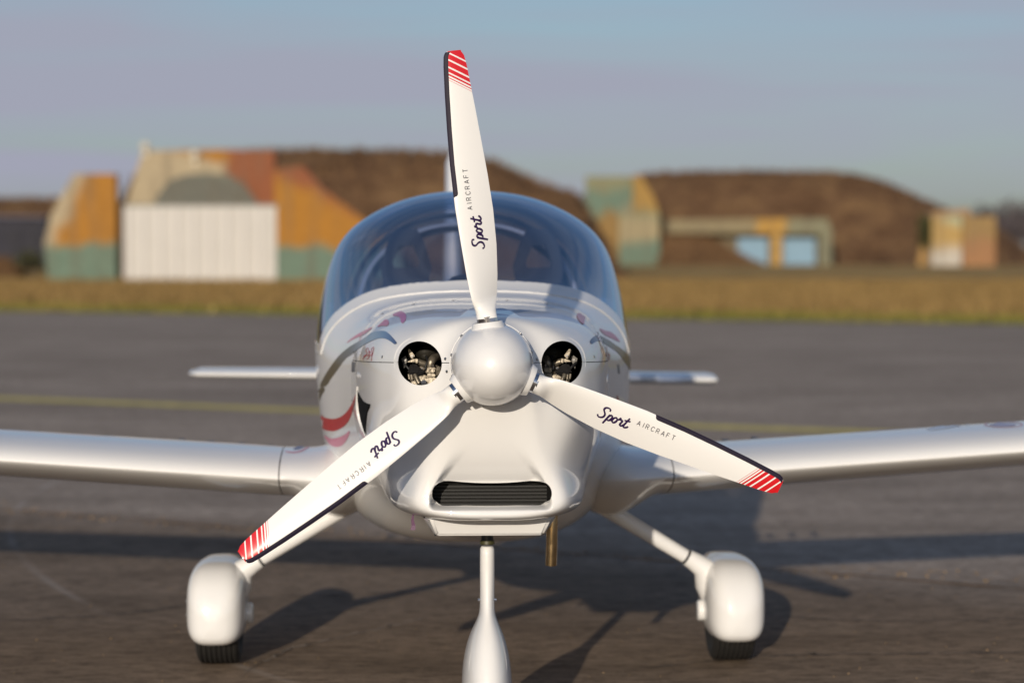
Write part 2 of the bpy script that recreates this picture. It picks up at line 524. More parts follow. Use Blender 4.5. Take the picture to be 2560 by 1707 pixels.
def asphalt_mat():
    m, nt, b = new_mat('weathered_asphalt')
    b.inputs['Roughness'].default_value = 0.9
    b.inputs['Specular IOR Level'].default_value = 0.08
    tc = N_(nt, 'ShaderNodeTexCoord')
    mp = N_(nt, 'ShaderNodeMapping'); mp.inputs['Scale'].default_value = (0.42, 1.0, 1.0)
    nt.links.new(tc.outputs['Object'], mp.inputs['Vector'])

    def noise(scale, detail=8, rough=0.6, src=mp.outputs['Vector']):
        n = N_(nt, 'ShaderNodeTexNoise')
        n.inputs['Scale'].default_value = scale; n.inputs['Detail'].default_value = detail
        n.inputs['Roughness'].default_value = rough
        nt.links.new(src, n.inputs['Vector'])
        return n.outputs['Fac']

    def ramp(src, lo, hi, a, c):
        r = N_(nt, 'ShaderNodeMapRange')
        r.inputs['From Min'].default_value = lo; r.inputs['From Max'].default_value = hi
        r.inputs['To Min'].default_value = a; r.inputs['To Max'].default_value = c
        nt.links.new(src, r.inputs['Value'])
        return r.outputs['Result']

    def mixc(fac, c1, c2):
        x = N_(nt, 'ShaderNodeMixRGB')
        nt.links.new(fac, x.inputs['Fac'])
        for s, v in (('Color1', c1), ('Color2', c2)):
            if isinstance(v, tuple): x.inputs[s].default_value = (*v, 1)
            else: nt.links.new(v, x.inputs[s])
        return x.outputs['Color']

    col = mixc(ramp(noise(0.35), 0.35, 0.65, 0, 1), (0.375, 0.303, 0.243), (0.545, 0.445, 0.362))
    col = mixc(ramp(noise(1.9), 0.45, 0.72, 0, 0.6), col, (0.155, 0.122, 0.092))
    col = mixc(ramp(noise(7.0, 6, 0.75), 0.50, 0.66, 0, 0.60), col, (0.48, 0.40, 0.32))
    col = mixc(ramp(noise(22.0, 6, 0.85), 0.45, 0.60, 0, 0.75), col, (0.13, 0.105, 0.082))
    # darker tone on the near side of the joint
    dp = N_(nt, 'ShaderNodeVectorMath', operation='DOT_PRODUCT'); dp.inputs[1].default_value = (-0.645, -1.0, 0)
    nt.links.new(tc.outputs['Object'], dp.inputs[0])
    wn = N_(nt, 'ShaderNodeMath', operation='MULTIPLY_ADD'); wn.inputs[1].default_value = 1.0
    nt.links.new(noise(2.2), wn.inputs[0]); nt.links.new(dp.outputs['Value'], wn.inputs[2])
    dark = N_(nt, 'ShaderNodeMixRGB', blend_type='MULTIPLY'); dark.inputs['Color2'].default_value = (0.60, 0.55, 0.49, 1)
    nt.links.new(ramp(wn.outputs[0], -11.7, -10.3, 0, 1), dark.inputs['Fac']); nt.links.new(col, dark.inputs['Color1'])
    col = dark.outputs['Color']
    grain = noise(140.0, 3, 0.7, tc.outputs['Object'])
    sc = N_(nt, 'ShaderNodeVectorMath', operation='SCALE')
    nt.links.new(col, sc.inputs[0]); nt.links.new(ramp(grain, 0.25, 0.75, 0.72, 1.28), sc.inputs['Scale'])
    col = sc.outputs['Vector']
    # faint pale tyre arcs
    for cx, cy, rad, wdt in ((10.0, 15.0, 12.85, 0.030),):
        sub = N_(nt, 'ShaderNodeVectorMath', operation='DISTANCE'); sub.inputs[1].default_value = (cx, cy, 0)
        nt.links.new(tc.outputs['Object'], sub.inputs[0])
        s2 = N_(nt, 'ShaderNodeMath', operation='SUBTRACT'); s2.inputs[1].default_value = rad
        nt.links.new(sub.outputs['Value'], s2.inputs[0])
        ab = N_(nt, 'ShaderNodeMath', operation='ABSOLUTE'); nt.links.new(s2.outputs[0], ab.inputs[0])
        fm = N_(nt, 'ShaderNodeMath', operation='MULTIPLY')
        nt.links.new(ramp(ab.outputs[0], 0, wdt, 0.30, 0.0), fm.inputs[0]); nt.links.new(ramp(noise(0.9), 0.40, 0.62, 0, 1), fm.inputs[1])
        col = mixc(fm.outputs[0], col, (0.55, 0.50, 0.46))
    nt.links.new(col, b.inputs['Base Color'])
    bp = N_(nt, 'ShaderNodeBump'); bp.inputs['Strength'].default_value = 0.35; bp.inputs['Distance'].default_value = 0.004
    nt.links.new(grain, bp.inputs['Height']); nt.links.new(bp.outputs['Normal'], b.inputs['Normal'])
    return m


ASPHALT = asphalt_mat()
TURF = turf_mat('dry_winter_turf', [(0.27, 0.165, 0.060), (0.40, 0.26, 0.095), (0.52, 0.35, 0.135)], 0.16)
GREEN = turf_mat('green_verge_turf', [(0.12, 0.125, 0.026), (0.175, 0.165, 0.038), (0.27, 0.20, 0.065)], 0.3)
MOUND = turf_mat('brown_mound_grass', [(0.080, 0.043, 0.024), (0.130, 0.074, 0.040), (0.20, 0.120, 0.058)], 0.30, 1.6)
YLINE = simple('worn_yellow_paint', (0.60, 0.48, 0.13), rough=0.8, var=0.3, scale=6)

# ------------------------------------------------------------------ the ground
def zt(x, y):
    return 0.65 * float(smooth01((y - 150) / 75)) + 0.25 * float(smooth01((y - 230) / 200))


ys = [-400, -60, 0, 40, 62, 100, 140, 150, 160, 170, 180, 190, 200, 210, 220, 230, 260, 300, 360, 430, 700, 1500, 4000]
xs = [-2500, -600, -150, -60, 0, 60, 150, 600, 2500]
gv = [(x, y, zt(x, y) - 0.012) for y in ys for x in xs]
gf = [(j * len(xs) + i, j * len(xs) + i + 1, (j + 1) * len(xs) + i + 1, (j + 1) * len(xs) + i)
      for j in range(len(ys) - 1) for i in range(len(xs) - 1)]
tag(mesh_obj('grass_field', gv, gf, TURF), kind='structure')


def edge_y(x):
    return 55.5 - 0.5 * x if -60 < x < 60 else 55.5 - 0.5 * max(-60, min(60, x))


ex = [-300, -60, 60, 300]
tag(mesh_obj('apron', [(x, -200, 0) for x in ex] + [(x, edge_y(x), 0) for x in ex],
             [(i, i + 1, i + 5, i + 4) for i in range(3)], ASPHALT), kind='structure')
# green verge where the apron meets the field
nvg = 160
vx = np.linspace(-60, 60, nvg)
vd = 8.0 + 1.6 * np.sin(vx * 0.31) + 2.0 * np.sin(vx * 0.83 + 1) + rng.normal(0, 0.5, nvg) + np.where(vx > 2, 2.0, 0.0)
tag(mesh_obj('grass_verge', [(x, edge_y(x) + 0.02, -0.006) for x in vx] + [(x, edge_y(x) + max(1.0, d), -0.006) for x, d in zip(vx, vd)],
             [(i, i + 1, i + nvg + 1, i + nvg) for i in range(nvg - 1)], GREEN), kind='structure')
# grass blades along the verge and near field
bmv, bmf = [], []
for k in range(9000):
    x = rng.uniform(-22, 20); y = edge_y(x) + 0.03 + abs(rng.normal(0, 4.2))
    h = rng.uniform(0.05, 0.16); a = rng.uniform(0, math.pi); w = 0.03
    lx, ly = rng.normal(0, 0.05, 2)
    i = len(bmv)
    bmv += [(x - w * math.cos(a), y - w * math.sin(a), -0.012), (x + w * math.cos(a), y + w * math.sin(a), -0.012), (x + lx, y + ly, h)]
    bmf.append((i, i + 1, i + 2))
tag(mesh_obj('verge_grass', bmv, bmf, GREEN, smooth=False), 'short green grass growing along the apron edge', 'grass', kind='stuff')

DRYB = simple('dry_grass_blade', (0.232, 0.153, 0.060), 0.9, var=0.30, scale=0.35, spec=0.1)
bmv, bmf = [], []
for k in range(42000):
    y = 51 + 96 * rng.uniform(0, 1) ** 1.3
    half = 0.225 * y + 2
    x = rng.uniform(-half, half)
    if y < edge_y(x) + 5.0 + rng.uniform(0, 6): continue
    h = rng.uniform(0.10, 0.28); a = rng.uniform(0, math.pi); w = rng.uniform(0.03, 0.07)
    lx, ly = rng.normal(0, 0.08, 2); z = zt(x, y) - 0.02
    i = len(bmv)
    bmv += [(x - w * math.cos(a), y - w * math.sin(a), z), (x + w * math.cos(a), y + w * math.sin(a), z), (x + lx, y + ly, z + h)]
    bmf.append((i, i + 1, i + 2))
tag(mesh_obj('dry_grass', bmv, bmf, DRYB, smooth=False), 'dry straw-coloured winter grass of the airfield', 'grass', kind='stuff')

# yellow taxi line
lp = [(-40, 42.5), (-12, 27.6), (-5.06, 23.9), (-1.76, 21.95), (1.5, 20.0), (4.5, 18.6), (9, 17.0), (16, 15.0)]
ln = nspline(lp, np.linspace(0, len(lp) - 1, 90))
tn = np.gradient(ln, axis=0); tn /= np.linalg.norm(tn, axis=1, keepdims=True)
nn = np.stack([-tn[:, 1], tn[:, 0]], 1) * 0.24
lv = [(*p, 0.004) for p in ln - nn] + [(*p, 0.004) for p in ln + nn]
taxi = mesh_obj('taxi_line', lv, [(i, i + 1, i + 91, i + 90) for i in range(89)], YLINE)
tag(taxi, kind='structure')
# apron joints filled with rust-brown sealant
SEAL = simple('rusty_joint_sealant', (0.22, 0.12, 0.05), rough=0.9, var=0.6, scale=3)
for p0, p1, wd in (((-9, 17.3), (9, 5.8), 0.024),):
    q = np.linspace(0, 1, 160)
    px_ = p0[0] + (p1[0] - p0[0]) * q; py_ = p0[1] + (p1[1] - p0[1]) * q + 0.02 * np.sin(q * 37) + rng.normal(0, 0.012, 160)
    wv = wd * rng.uniform(0.15, 1.5, 160)
    tag(mesh_obj('pavement_joint', [(a, c - w, 0.003) for a, c, w in zip(px_, py_, wv)] + [(a, c + w, 0.003) for a, c, w in zip(px_, py_, wv)],
                 [(i, i + 1, i + 161, i + 160) for i in range(159)], SEAL), kind='structure')


CRK = simple('crack_shadow', (0.035, 0.029, 0.024), 0.95)
PALE = simple('pale_crack_filler', (0.36, 0.31, 0.26), 0.95, var=0.3, scale=8)
for pts_, w_c, mt_ in (([(-3.2, 9.0), (-2.0, 9.25), (-1.45, 9.5), (-1.0, 9.9), (-0.3, 10.05)], 0.008, CRK), ([(-0.9, 8.1), (-0.82, 8.5), (-0.7, 8.75), (-0.35, 9.3)], 0.006, PALE),
                       ([(0.5, 8.2), (1.0, 8.45), (1.7, 8.5), (2.6, 8.75)], 0.006, CRK), ([(0.9, 10.9), (1.6, 10.55), (2.6, 10.1), (4, 9.7)], 0.012, PALE), ([(1.0, 9.4), (1.5, 9.25), (2.4, 9.4)], 0.005, CRK)):
    c_ = nspline(pts_, np.linspace(0, len(pts_) - 1, 70)) + rng.normal(0, 0.010, (70, 2))
    w_ = w_c * rng.uniform(0.2, 1.3, 70)
    tag(mesh_obj('pavement_crack', [(x, y - w, 0.005) for (x, y), w in zip(c_, w_)] + [(x, y + w, 0.005) for (x, y), w in zip(c_, w_)],
                 [(i, i + 1, i + 71, i + 70) for i in range(69)], mt_), kind='structure')
dv_, df_ = [], []
for k in range(900):
    y = rng.uniform(7.6, 16); x = rng.uniform(-0.23 * y, 0.23 * y)
    if k < 300:
        x = rng.uniform(-4, 4); y = 11.55 - 0.639 * x + rng.normal(0, 0.10); y += 0.0 if math.sin(x * 2.3) > -0.3 else 0.25
    r_ = rng.uniform(0.002, 0.0055) * (2.2 if k < 300 else 1); i = len(dv_); a = rng.uniform(0, 6)
    dv_ += [(x + r_ * math.cos(a + q * 2.094), y + r_ * math.sin(a + q * 2.094), 0.001) for q in range(3)] + [(x, y, r_ * 1.1)]
    df_ += [(i, i + 1, i + 3), (i + 1, i + 2, i + 3), (i + 2, i, i + 3)]
tag(mesh_obj('grit', dv_, df_, simple('tan_grit', (0.20, 0.135, 0.075), 0.9, var=0.5, scale=2), smooth=False), 'scattered tan grit and dry leaf crumbs on the tarmac', 'grit', kind='stuff')


# ------------------------------------------------------------------ far buildings
def bp(px, py, Y):
    return ((px - 1176) / 5553 * Y, 1.40 - (py - 590) / 5553 * Y)


def wall_part(name, poly, y0, y1, mat, parent, off):
    bm = bmesh.new()
    bm_prism(bm, [(x - off[0], z - off[2]) for x, z in poly], y0 - off[1], y1 - off[1])
    return bm_obj(name, bm, mat, parent)


MGRASS = simple('mound_grass_blade', (0.150, 0.088, 0.046), 0.9, var=0.22, scale=0.25, spec=0.1)


def mound_mesh(name, prof, y0, y1, parent, off, seed, front=0.35, back=0.5, skew=0.0):
    """earth bank: ridge heights prof=[(X,Z)], rising from y0, level on top, falling to y1"""
    r = np.random.default_rng(seed)
    nx, ny = 90, 26
    X = np.linspace(prof[0][0], prof[-1][0], nx)
    H = np.interp(X, [p[0] for p in prof], [p[1] for p in prof])
    v = []
    for j in range(ny):
        s = j / (ny - 1)
        k = smooth01(np.array([s / front]))[0] * (1 - smooth01(np.array([(s - 1 + back) / back]))[0]) if s < 1 else 0
        for i in range(nx):
            y = y0 + (y1 - y0) * s
            h = H[i] * k * (1 + 0.004 * math.sin(i * 0.9 + j)) + r.normal(0, 0.04) * (0.3 + k)
            v.append((X[i] + skew * s - off[0], y - off[1], h + zt(0, y) * (1 - k) - off[2] - (0.3 if j in (0, ny - 1) or i in (0, nx - 1) else 0)))
    f = [(j * nx + i, j * nx + i + 1, (j + 1) * nx + i + 1, (j + 1) * nx + i) for j in range(ny - 1) for i in range(nx - 1)]
    mo = mesh_obj(name, v, f, MOUND, parent)
    gv2, gf2 = [], []
    for k in range(int(9000 * min(1, (prof[-1][0] - prof[0][0]) / 30))):
        fc = f[r.integers(len(f))]
        a_, b_ = r.uniform(0, 1, 2)
        p = np.array(v[fc[0]]) * (1 - a_) * (1 - b_) + np.array(v[fc[1]]) * a_ * (1 - b_) + np.array(v[fc[2]]) * a_ * b_ + np.array(v[fc[3]]) * (1 - a_) * b_
        hh = r.uniform(0.15, 0.55); an = r.uniform(0, math.pi); w = r.uniform(0.06, 0.16)
        l2 = r.normal(0, 0.15, 2)
        i = len(gv2)
        gv2 += [(p[0] - w * math.cos(an), p[1] - w * math.sin(an), p[2] - 0.05), (p[0] + w * math.cos(an), p[1] + w * math.sin(an), p[2] - 0.05), (p[0] + l2[0], p[1] + l2[1], p[2] + hh)]
        gf2.append((i, i + 1, i + 2))
    go = mesh_obj('mound_grass', gv2, gf2, MGRASS, mo, smooth=False)
    go['kind'] = 'stuff'
    return mo


ORANGE = (0.325, 0.150, 0.027); TEAL = (0.125, 0.178, 0.135); CREAM = (0.36, 0.295, 0.195); BRICK = (0.225, 0.082, 0.040); DGREY = (0.125, 0.125, 0.105)
OLIVE = (0.20, 0.20, 0.12)

# --- left shelter
Y1 = 145.0
o1 = Vector((bp(465, 640, Y1)[0], Y1, 0.0))
sh = empty('aircraft_shelter', o1)
tag(sh, 'large camouflaged earth-covered shelter with white ribbed doors, left of the aircraft', 'shelter')
P = lambda *a: [bp(x, y, Y1) for x, y in a]
FA = patch_mat('shelter_front_paint', CREAM, [(BRICK, (1, 0, 0.15), 2.4, 0.3), (ORANGE, (0.25, 0, 1), 7.35, 0.25), (BRICK, (1, 0, 0.2), 3.0, 0.3)], wob=0.7)
wall_part('front_wall', P((290, 650), (290, 470), (330, 347), (510, 344), (632, 348), (632, 650)), Y1, Y1 + 1.2, FA, sh, o1)
WL = patch_mat('left_wing_wall_paint', ORANGE, [(CREAM, (-1, 0, 0.42), 9.35, 0.35), (TEAL, (0, 0, -1), -2.15, 0.25)], wob=0.8)
wall_part('wing_wall', P((122, 650), (113, 560), (130, 492), (182, 402), (277, 402), (277, 650)), Y1 - 1.5, Y1 - 0.3, WL, sh, o1)
WR = patch_mat('right_wing_wall_paint', ORANGE, [(BRICK, (0.45, 0, 0.9), 7.75, 0.45), (TEAL, (0, 0, -1), -2.05, 0.25)], wob=0.8)
wall_part('wing_wall', P((634, 650), (634, 392), (700, 384), (752, 440), (830, 498), (905, 560), (940, 650)), Y1 - 0.9, Y1 + 0.3, WR, sh, o1)
# arch above the doors
arch = [(352, 480), (368, 445), (392, 415), (430, 402), (480, 398), (530, 402), (562, 425), (585, 455), (602, 480)]
wall_part('door_arch', P(*arch), Y1 - 0.35, Y1 + 0.1, patch_mat('arch_steel', DGREY, [((0.16, 0.17, 0.13), (0, 0, 1), 6.3, 0.3)], wob=0.4), sh, o1)
# reveal beside the doors, shade of the side face put into its colour
wall_part('door_reveal', P((281, 650), (281, 470), (294, 470), (294, 650)), Y1 - 0.5, Y1 + 0.1, simple('reveal_painted_shade', (0.16, 0.10, 0.055), 0.9), sh, o1)
DOORW = simple('white_door_sheet', (0.455, 0.435, 0.405), rough=0.6, var=0.04, scale=0.8)
DOORR = simple('white_door_rib', (0.51, 0.49, 0.465), rough=0.6)
npan = 9
for k in range(npan):
    xa = 297 + (640 - 297) * k / npan; xb = 297 + (640 - 297) * (k + 1) / npan
    bm = bmesh.new()
    (X0, _), (X1, _) = bp(xa, 0, Y1), bp(xb, 0, Y1)
    zb, ztop = 0.02, bp(0, 475, Y1)[1]
    bm_box(bm, X0 + 0.03 - o1.x, X1 - 0.03 - o1.x, -1.0, -0.85, zb, ztop)
    pn = bm_obj('door_panel', bm, DOORW, sh)
    bm = bmesh.new()
    bm_box(bm, X0 - 0.12 - o1.x, X0 + 0.13 - o1.x, -1.12, -1.005, zb, ztop - 0.03)
    bm_obj('door_rib', bm, DOORR, pn)
bm = bmesh.new(); bm_box(bm, bp(290, 0, Y1)[0] - o1.x, bp(646, 0, Y1)[0] - o1.x, -1.0, -0.5, bp(0, 475, Y1)[1] + 0.01, bp(0, 470, Y1)[1])
bm_obj('door_rail', bm, simple('rail_paint', (0.17, 0.17, 0.14), 0.7), sh)
for lx, ly in ((450, 357), (337, 338)):
    bm = bmesh.new()
    bmesh.ops.create_uvsphere(bm, u_segments=12, v_segments=8, radius=0.30)
    X, Z = bp(lx, ly, Y1)
    bmesh.ops.translate(bm, vec=(X - o1.x, -0.2, Z - o1.z), verts=bm.verts)
    bm_box(bm, X - o1.x - 0.08, X - o1.x + 0.08, -0.15, 0.3, Z - 0.6, Z - 0.1)
    bm_obj('floodlight', bm, simple('pale_lamp_glass', (0.55, 0.50, 0.40), 0.3), sh)
pr = [bp(*a, 160) for a in ((210, 640), (300, 380), (345, 352), (510, 346), (640, 340), (870, 342), (1020, 347), (1100, 358), (1140, 368), (1200, 400), (1270, 428), (1335, 444), (1368, 500), (1402, 560), (1425, 612))]
pr = [(x, z) for x, z in pr]
mound_mesh('earth_cover', pr, 146.5, 205, sh, o1, 3, front=0.30)

# --- right shelter
Y2 = 230.0
o2 = Vector((bp(1430, 605, Y2)[0], Y2, zt(0, Y2)))
s2 = empty('aircraft_shelter', o2)
tag(s2, 'long brown earth-covered shelter with low yellow annex and pale blue doors, right of the aircraft', 'shelter')
P2 = lambda *a: [bp(x, y, Y2) for x, y in a]
F1 = patch_mat('annex_front_paint', TEAL, [(OLIVE, (-0.4, 0, 1), 7.4, 0.6), ((0.24, 0.21, 0.14), (0.7, 0, -1), -5.2, 0.8)], wob=1.2)
wall_part('front_wall', P2((1345, 612), (1345, 405), (1452, 405), (1452, 612)), Y2, Y2 + 1.2, F1, s2, o2)
F2 = patch_mat('side_panel_paint', (0.33, 0.20, 0.055), [(OLIVE, (0, 0, -1), -4.9, 0.6)], wob=1.0)
wall_part('wing_wall', P2((1453, 612), (1453, 405), (1472, 405), (1500, 455), (1516, 500), (1516, 612)), Y2 - 0.6, Y2 + 0.9, F2, s2, o2)
F0 = patch_mat('ochre_slope_paint', (0.24, 0.15, 0.055), [(TEAL, (-1, 0, 1), 6.8, 0.5)], wob=1.0)
wall_part('wing_wall', P2((1330, 612), (1344, 436), (1372, 440), (1419, 500), (1419, 612)), Y2 - 1.2, Y2 - 0.1, F0, s2, o2)
F3 = patch_mat('buttress_paint', (0.30, 0.25, 0.15), [(TEAL, (0.1, 0, -1), -2.1, 0.5), (OLIVE, (0, 0, 1), 4.4, 0.6)], wob=0.8)
wall_part('buttress', P2((1420, 612), (1420, 492), (1512, 492), (1512, 612)), Y2 - 1.6, Y2 - 0.65, F3, s2, o2)
F4 = patch_mat('annex_band_paint', (0.225, 0.185, 0.11), [((0.38, 0.22, 0.055), (1, 0, 0), 12.2, 0.4), ((0.19, 0.185, 0.12), (1, 0, 0), 15.2, 0.4)], wob=0.6)
wall_part('annex_roof_band', P2((1528, 536), (1528, 506), (1888, 503), (1902, 540)), Y2 - 3.6, Y2 + 2.0, F4, s2, o2)
wall_part('annex_wall', P2((1640, 610), (1640, 538), (1896, 541), (1896, 610)), Y2 - 1.5, Y2 + 2.0, simple('annex_inner_wall', (0.15, 0.12, 0.075), 0.9, var=0.2, scale=1), s2, o2)
wall_part('annex_pillar', P2((1762, 612), (1762, 541), (1787, 541), (1787, 612)), Y2 - 3.4, Y2 - 1.55, simple('pillar_paint', (0.34, 0.21, 0.065), 0.85, var=0.15, scale=1), s2, o2)
wall_part('annex_pillar', P2((1872, 612), (1872, 541), (1899, 541), (1899, 612)), Y2 - 3.4, Y2 - 1.55, simple('pillar_olive', (0.165, 0.16, 0.105), 0.85, var=0.15, scale=1), s2, o2)
BLUE = simple('pale_blue_door', (0.17, 0.29, 0.40), 0.6, var=0.05, scale=1)
for xa, xb in ((1690, 1758), (1792, 1866)):
    wall_part('door', P2((xa, 608), (xa, 547), (xb, 547), (xb, 608)), Y2 - 1.9, Y2 - 1.55, BLUE, s2, o2)
bk = [(bp(x, y, Y2)[0], bp(x, y, Y2)[1]) for x, y in ((1505, 610), (1530, 532), (1600, 536), (1650, 560), (1700, 590), (1730, 611))]
mb = mound_mesh('earth_bank', bk, Y2 - 9, Y2 + 1.5, s2, o2, 9, front=0.75, back=0.1)
pr2 = [bp(*a, 245) for a in ((1440, 560), (1455, 420), (1480, 398), (1600, 394), (1740, 391), (1900, 394), (1965, 397), (2020, 408), (2080, 432), (2150, 463), (2200, 484), (2290, 520), (2400, 600))]
mound_mesh('earth_cover', pr2, Y2 + 1.8, 300, s2, o2, 5, front=0.25)

# --- small hut at the right
Y3 = 215.0
o3 = Vector((bp(2210, 605, Y3)[0], Y3, zt(0, Y3)))
hut = empty('guard_hut', o3)
tag(hut, 'small yellow and orange block hut at the right end of the long mound', 'hut')
P3 = lambda *a: [bp(x, y, Y3) for x, y in a]
H1 = patch_mat('hut_left_paint', (0.37, 0.25, 0.095), [((0.43, 0.40, 0.35), (0, 0, -1), -1.6, 0.5), ((0.33, 0.36, 0.24), (0.6, 0, 1), 3.2, 0.5)], wob=0.6)
H2 = patch_mat('hut_right_paint', (0.29, 0.185, 0.07), [((0.31, 0.16, 0.075), (0, 0, -1), -2.4, 0.7)], wob=0.8)
wall_part('wall', P3((2140, 611), (2140, 498), (2208, 498), (2208, 611)), Y3, Y3 + 3, H1, hut, o3)
wall_part('wall', P3((2209, 611), (2209, 497), (2282, 497), (2282, 611)), Y3 - 0.6, Y3 + 2, H2, hut, o3)
wall_part('roof', P3((2134, 497), (2146, 486), (2228, 478), (2228, 496)), Y3 + 0.3, Y3 + 3, simple('hut_roof_paint', (0.28, 0.18, 0.10), 0.9), hut, o3)
wall_part('wall', P3((2112, 611), (2120, 560), (2138, 520), (2138, 611)), Y3 + 1, Y3 + 2, simple('hut_apron_wall', (0.33, 0.20, 0.07), 0.9, var=0.2, scale=1), hut, o3)

# --- dark sheds and bank far left
Y4 = 190.0
o4 = Vector((bp(0, 600, Y4)[0], Y4, zt(0, Y4)))
sd = empty('storage_shed', o4)
tag(sd, 'dark navy low shed at the far left beside the orange wing wall', 'shed')
DK = simple('dark_shed_sheet', (0.020, 0.020, 0.032), 0.8, var=0.3, scale=0.6)
wall_part('wall', [bp(x, y, Y4) for x, y in ((-300, 612), (-300, 503), (107, 503), (107, 612))], Y4, Y4 + 8, DK, sd, o4)
wall_part('roof', [bp(x, y, Y4) for x, y in ((-304, 502), (-300, 494), (108, 497), (110, 502))], Y4 - 0.6, Y4 + 8, simple('shed_roof', (0.05, 0.05, 0.085), 0.6), sd, o4)
for xa, xb in ((20, 48), (62, 92)):
    wall_part('door', [bp(x, y, Y4) for x, y in ((xa, 610), (xa, 525), (xb, 525), (xb, 610))], Y4 - 0.12, Y4 - 0.005, simple('shed_door', (0.018, 0.018, 0.026), 0.8), sd, o4)
bkl = [bp(*a, 215) for a in ((-900, 470), (-300, 452), (-100, 455), (60, 456), (130, 452), (200, 470), (300, 600))]
tag(mound_mesh('bank', bkl, 204, 260, None, Vector((0, 0, 0)), 12, front=0.3), kind='structure')

# --- bare trees and shrubs
TWIG = simple('bare_twig', (0.095, 0.078, 0.082), 0.9, var=0.3, scale=1)
BARK = simple('tree_bark', (0.05, 0.038, 0.03), 0.9)
BUSH = simple('dark_green_leaf', (0.050, 0.052, 0.014), 0.8, var=0.4, scale=2)


def tree(x, y, h, w, label, seed, group, leaf=TWIG, name='bare_tree'):
    r = np.random.default_rng(seed)
    z0 = zt(x, y)
    t = empty(name, (x, y, z0 - 0.02))
    tag(t, label, 'tree' if name == 'bare_tree' else 'shrub', group)
    bm = bmesh.new()
    bm_tube(bm, [(0, 0, 0), (0.05, 0, h * 0.35), (0, 0.1, h * 0.75)], [0.05 * h * 0.4 + 0.03, 0.04 * h * 0.35 + .02, 0.02], 8)
    for k in range(7):
        a = r.uniform(0, 6.28); z = h * r.uniform(0.25, 0.5); l = w * r.uniform(0.3, 0.5)
        bm_tube(bm, [(0, 0, z), (math.cos(a) * l * 0.5, math.sin(a) * l * 0.5, z + h * 0.15), (math.cos(a) * l, math.sin(a) * l, z + h * 0.33)], [0.09, 0.06, 0.015], 5)
    bm_obj('trunk', bm, BARK, t)
    v, f = [], []
    cl = [(r.normal(0, w * 0.22), r.normal(0, w * 0.22), h * r.uniform(0.38, 0.9)) for _ in range(26)]
    for k in range(1500):
        c = cl[r.integers(len(cl))]
        p = np.array(c) + r.normal(0, 1, 3) * np.array([w * 0.11, w * 0.11, h * 0.07])
        if p[2] > h * 1.02 or p[2] < 0.03: continue
        a = r.normal(0, 1, 3); a /= np.linalg.norm(a); c2 = np.cross(a, r.normal(0, 1, 3)); c2 /= np.linalg.norm(c2)
        s = 0.045 * h * r.uniform(0.5, 1.2)
        i = len(v)
        v += [p - a * s * 0.9, p + c2 * s * 0.45, p + a * s * 0.9, p - c2 * s * 0.45]
        f.append((i, i + 1, i + 2, i + 3))
    mesh_obj('crown', v, f, leaf, t, smooth=False)
    return t


kinds = ['tall bare grey tree, the first behind the hut', 'rounder bare grey tree behind the hut', 'bare grey tree at the right picture edge',
         'low bare tree just right of the hut', 'small bare tree between hut and mound foot']
for k, (px_, top, wpx, Y) in enumerate(((2312, 455, 90, 330), (2262, 478, 70, 335), (2362, 468, 90, 325), (2330, 505, 80, 300), (2292, 500, 60, 310))):
    X = bp(px_, 0, Y)[0]
    h = bp(0, top, Y)[1] - zt(X, Y)
    tree(X, Y, h, wpx / 5553 * Y * 1.25, kinds[k], 20 + k, 'bare trees beyond the hut')
X, _ = bp(70, 0, 160)
tree(X, 160, 1.9, 2.2, 'dark green shrub in front of the navy shed', 40, None, BUSH, 'shrub')
X, _ = bp(2122, 0, 217)
tree(X, 216, 4.6, 1.6, 'dark shrub at the foot of the long mound beside the hut', 41, None, BUSH, 'shrub')
# earth heap in front of the shed
tag(mound_mesh('earth_heap', [(bp(-60, 0, 165)[0], 0.2), (bp(-10, 0, 165)[0], 1.0), (bp(20, 0, 165)[0], 1.1), (bp(50, 0, 165)[0], 0.1)], 163, 167, None, Vector((0, 0, 0)), 15, front=0.4), kind='structure')
# apron edge marker
bm = bmesh.new()
Ym = 60.5; Xm = bp(490, 0, Ym)[0]
bm_tube(bm, [(0, 0, 0), (0, 0, 0.05), (0, 0, 0.06), (0, 0, 0.17), (0, 0, 0.23), (0, 0, 0.25)], [0.12, 0.12, 0.09, 0.085, 0.05, 0.01], 14)
mk = bm_obj('edge_marker', bm, simple('yellow_marker', (0.26, 0.20, 0.04), 0.5), smooth=True)
mk.location = (Xm, Ym, -0.01)
tag(mk, 'small yellow marker standing in the grass at the apron edge', 'marker')

# ------------------------------------------------------------------ THE AIRCRAFT
HUB = Vector((-0.052, 6.45, 1.112))
YAW = R(2.4)
root = empty('light_aircraft', (HUB.x, HUB.y, 0.0), YAW)
tag(root, 'white two-seat light aircraft with three-blade propeller and blue tinted canopy', 'aircraft')
HZ = HUB.z
TOROOT = Matrix.Translation((0, 0, HZ))     # hub frame -> root frame


def hub_shift(arr):
    a = np.array(arr, float).copy()
    a[..., 2] += HZ
    return a


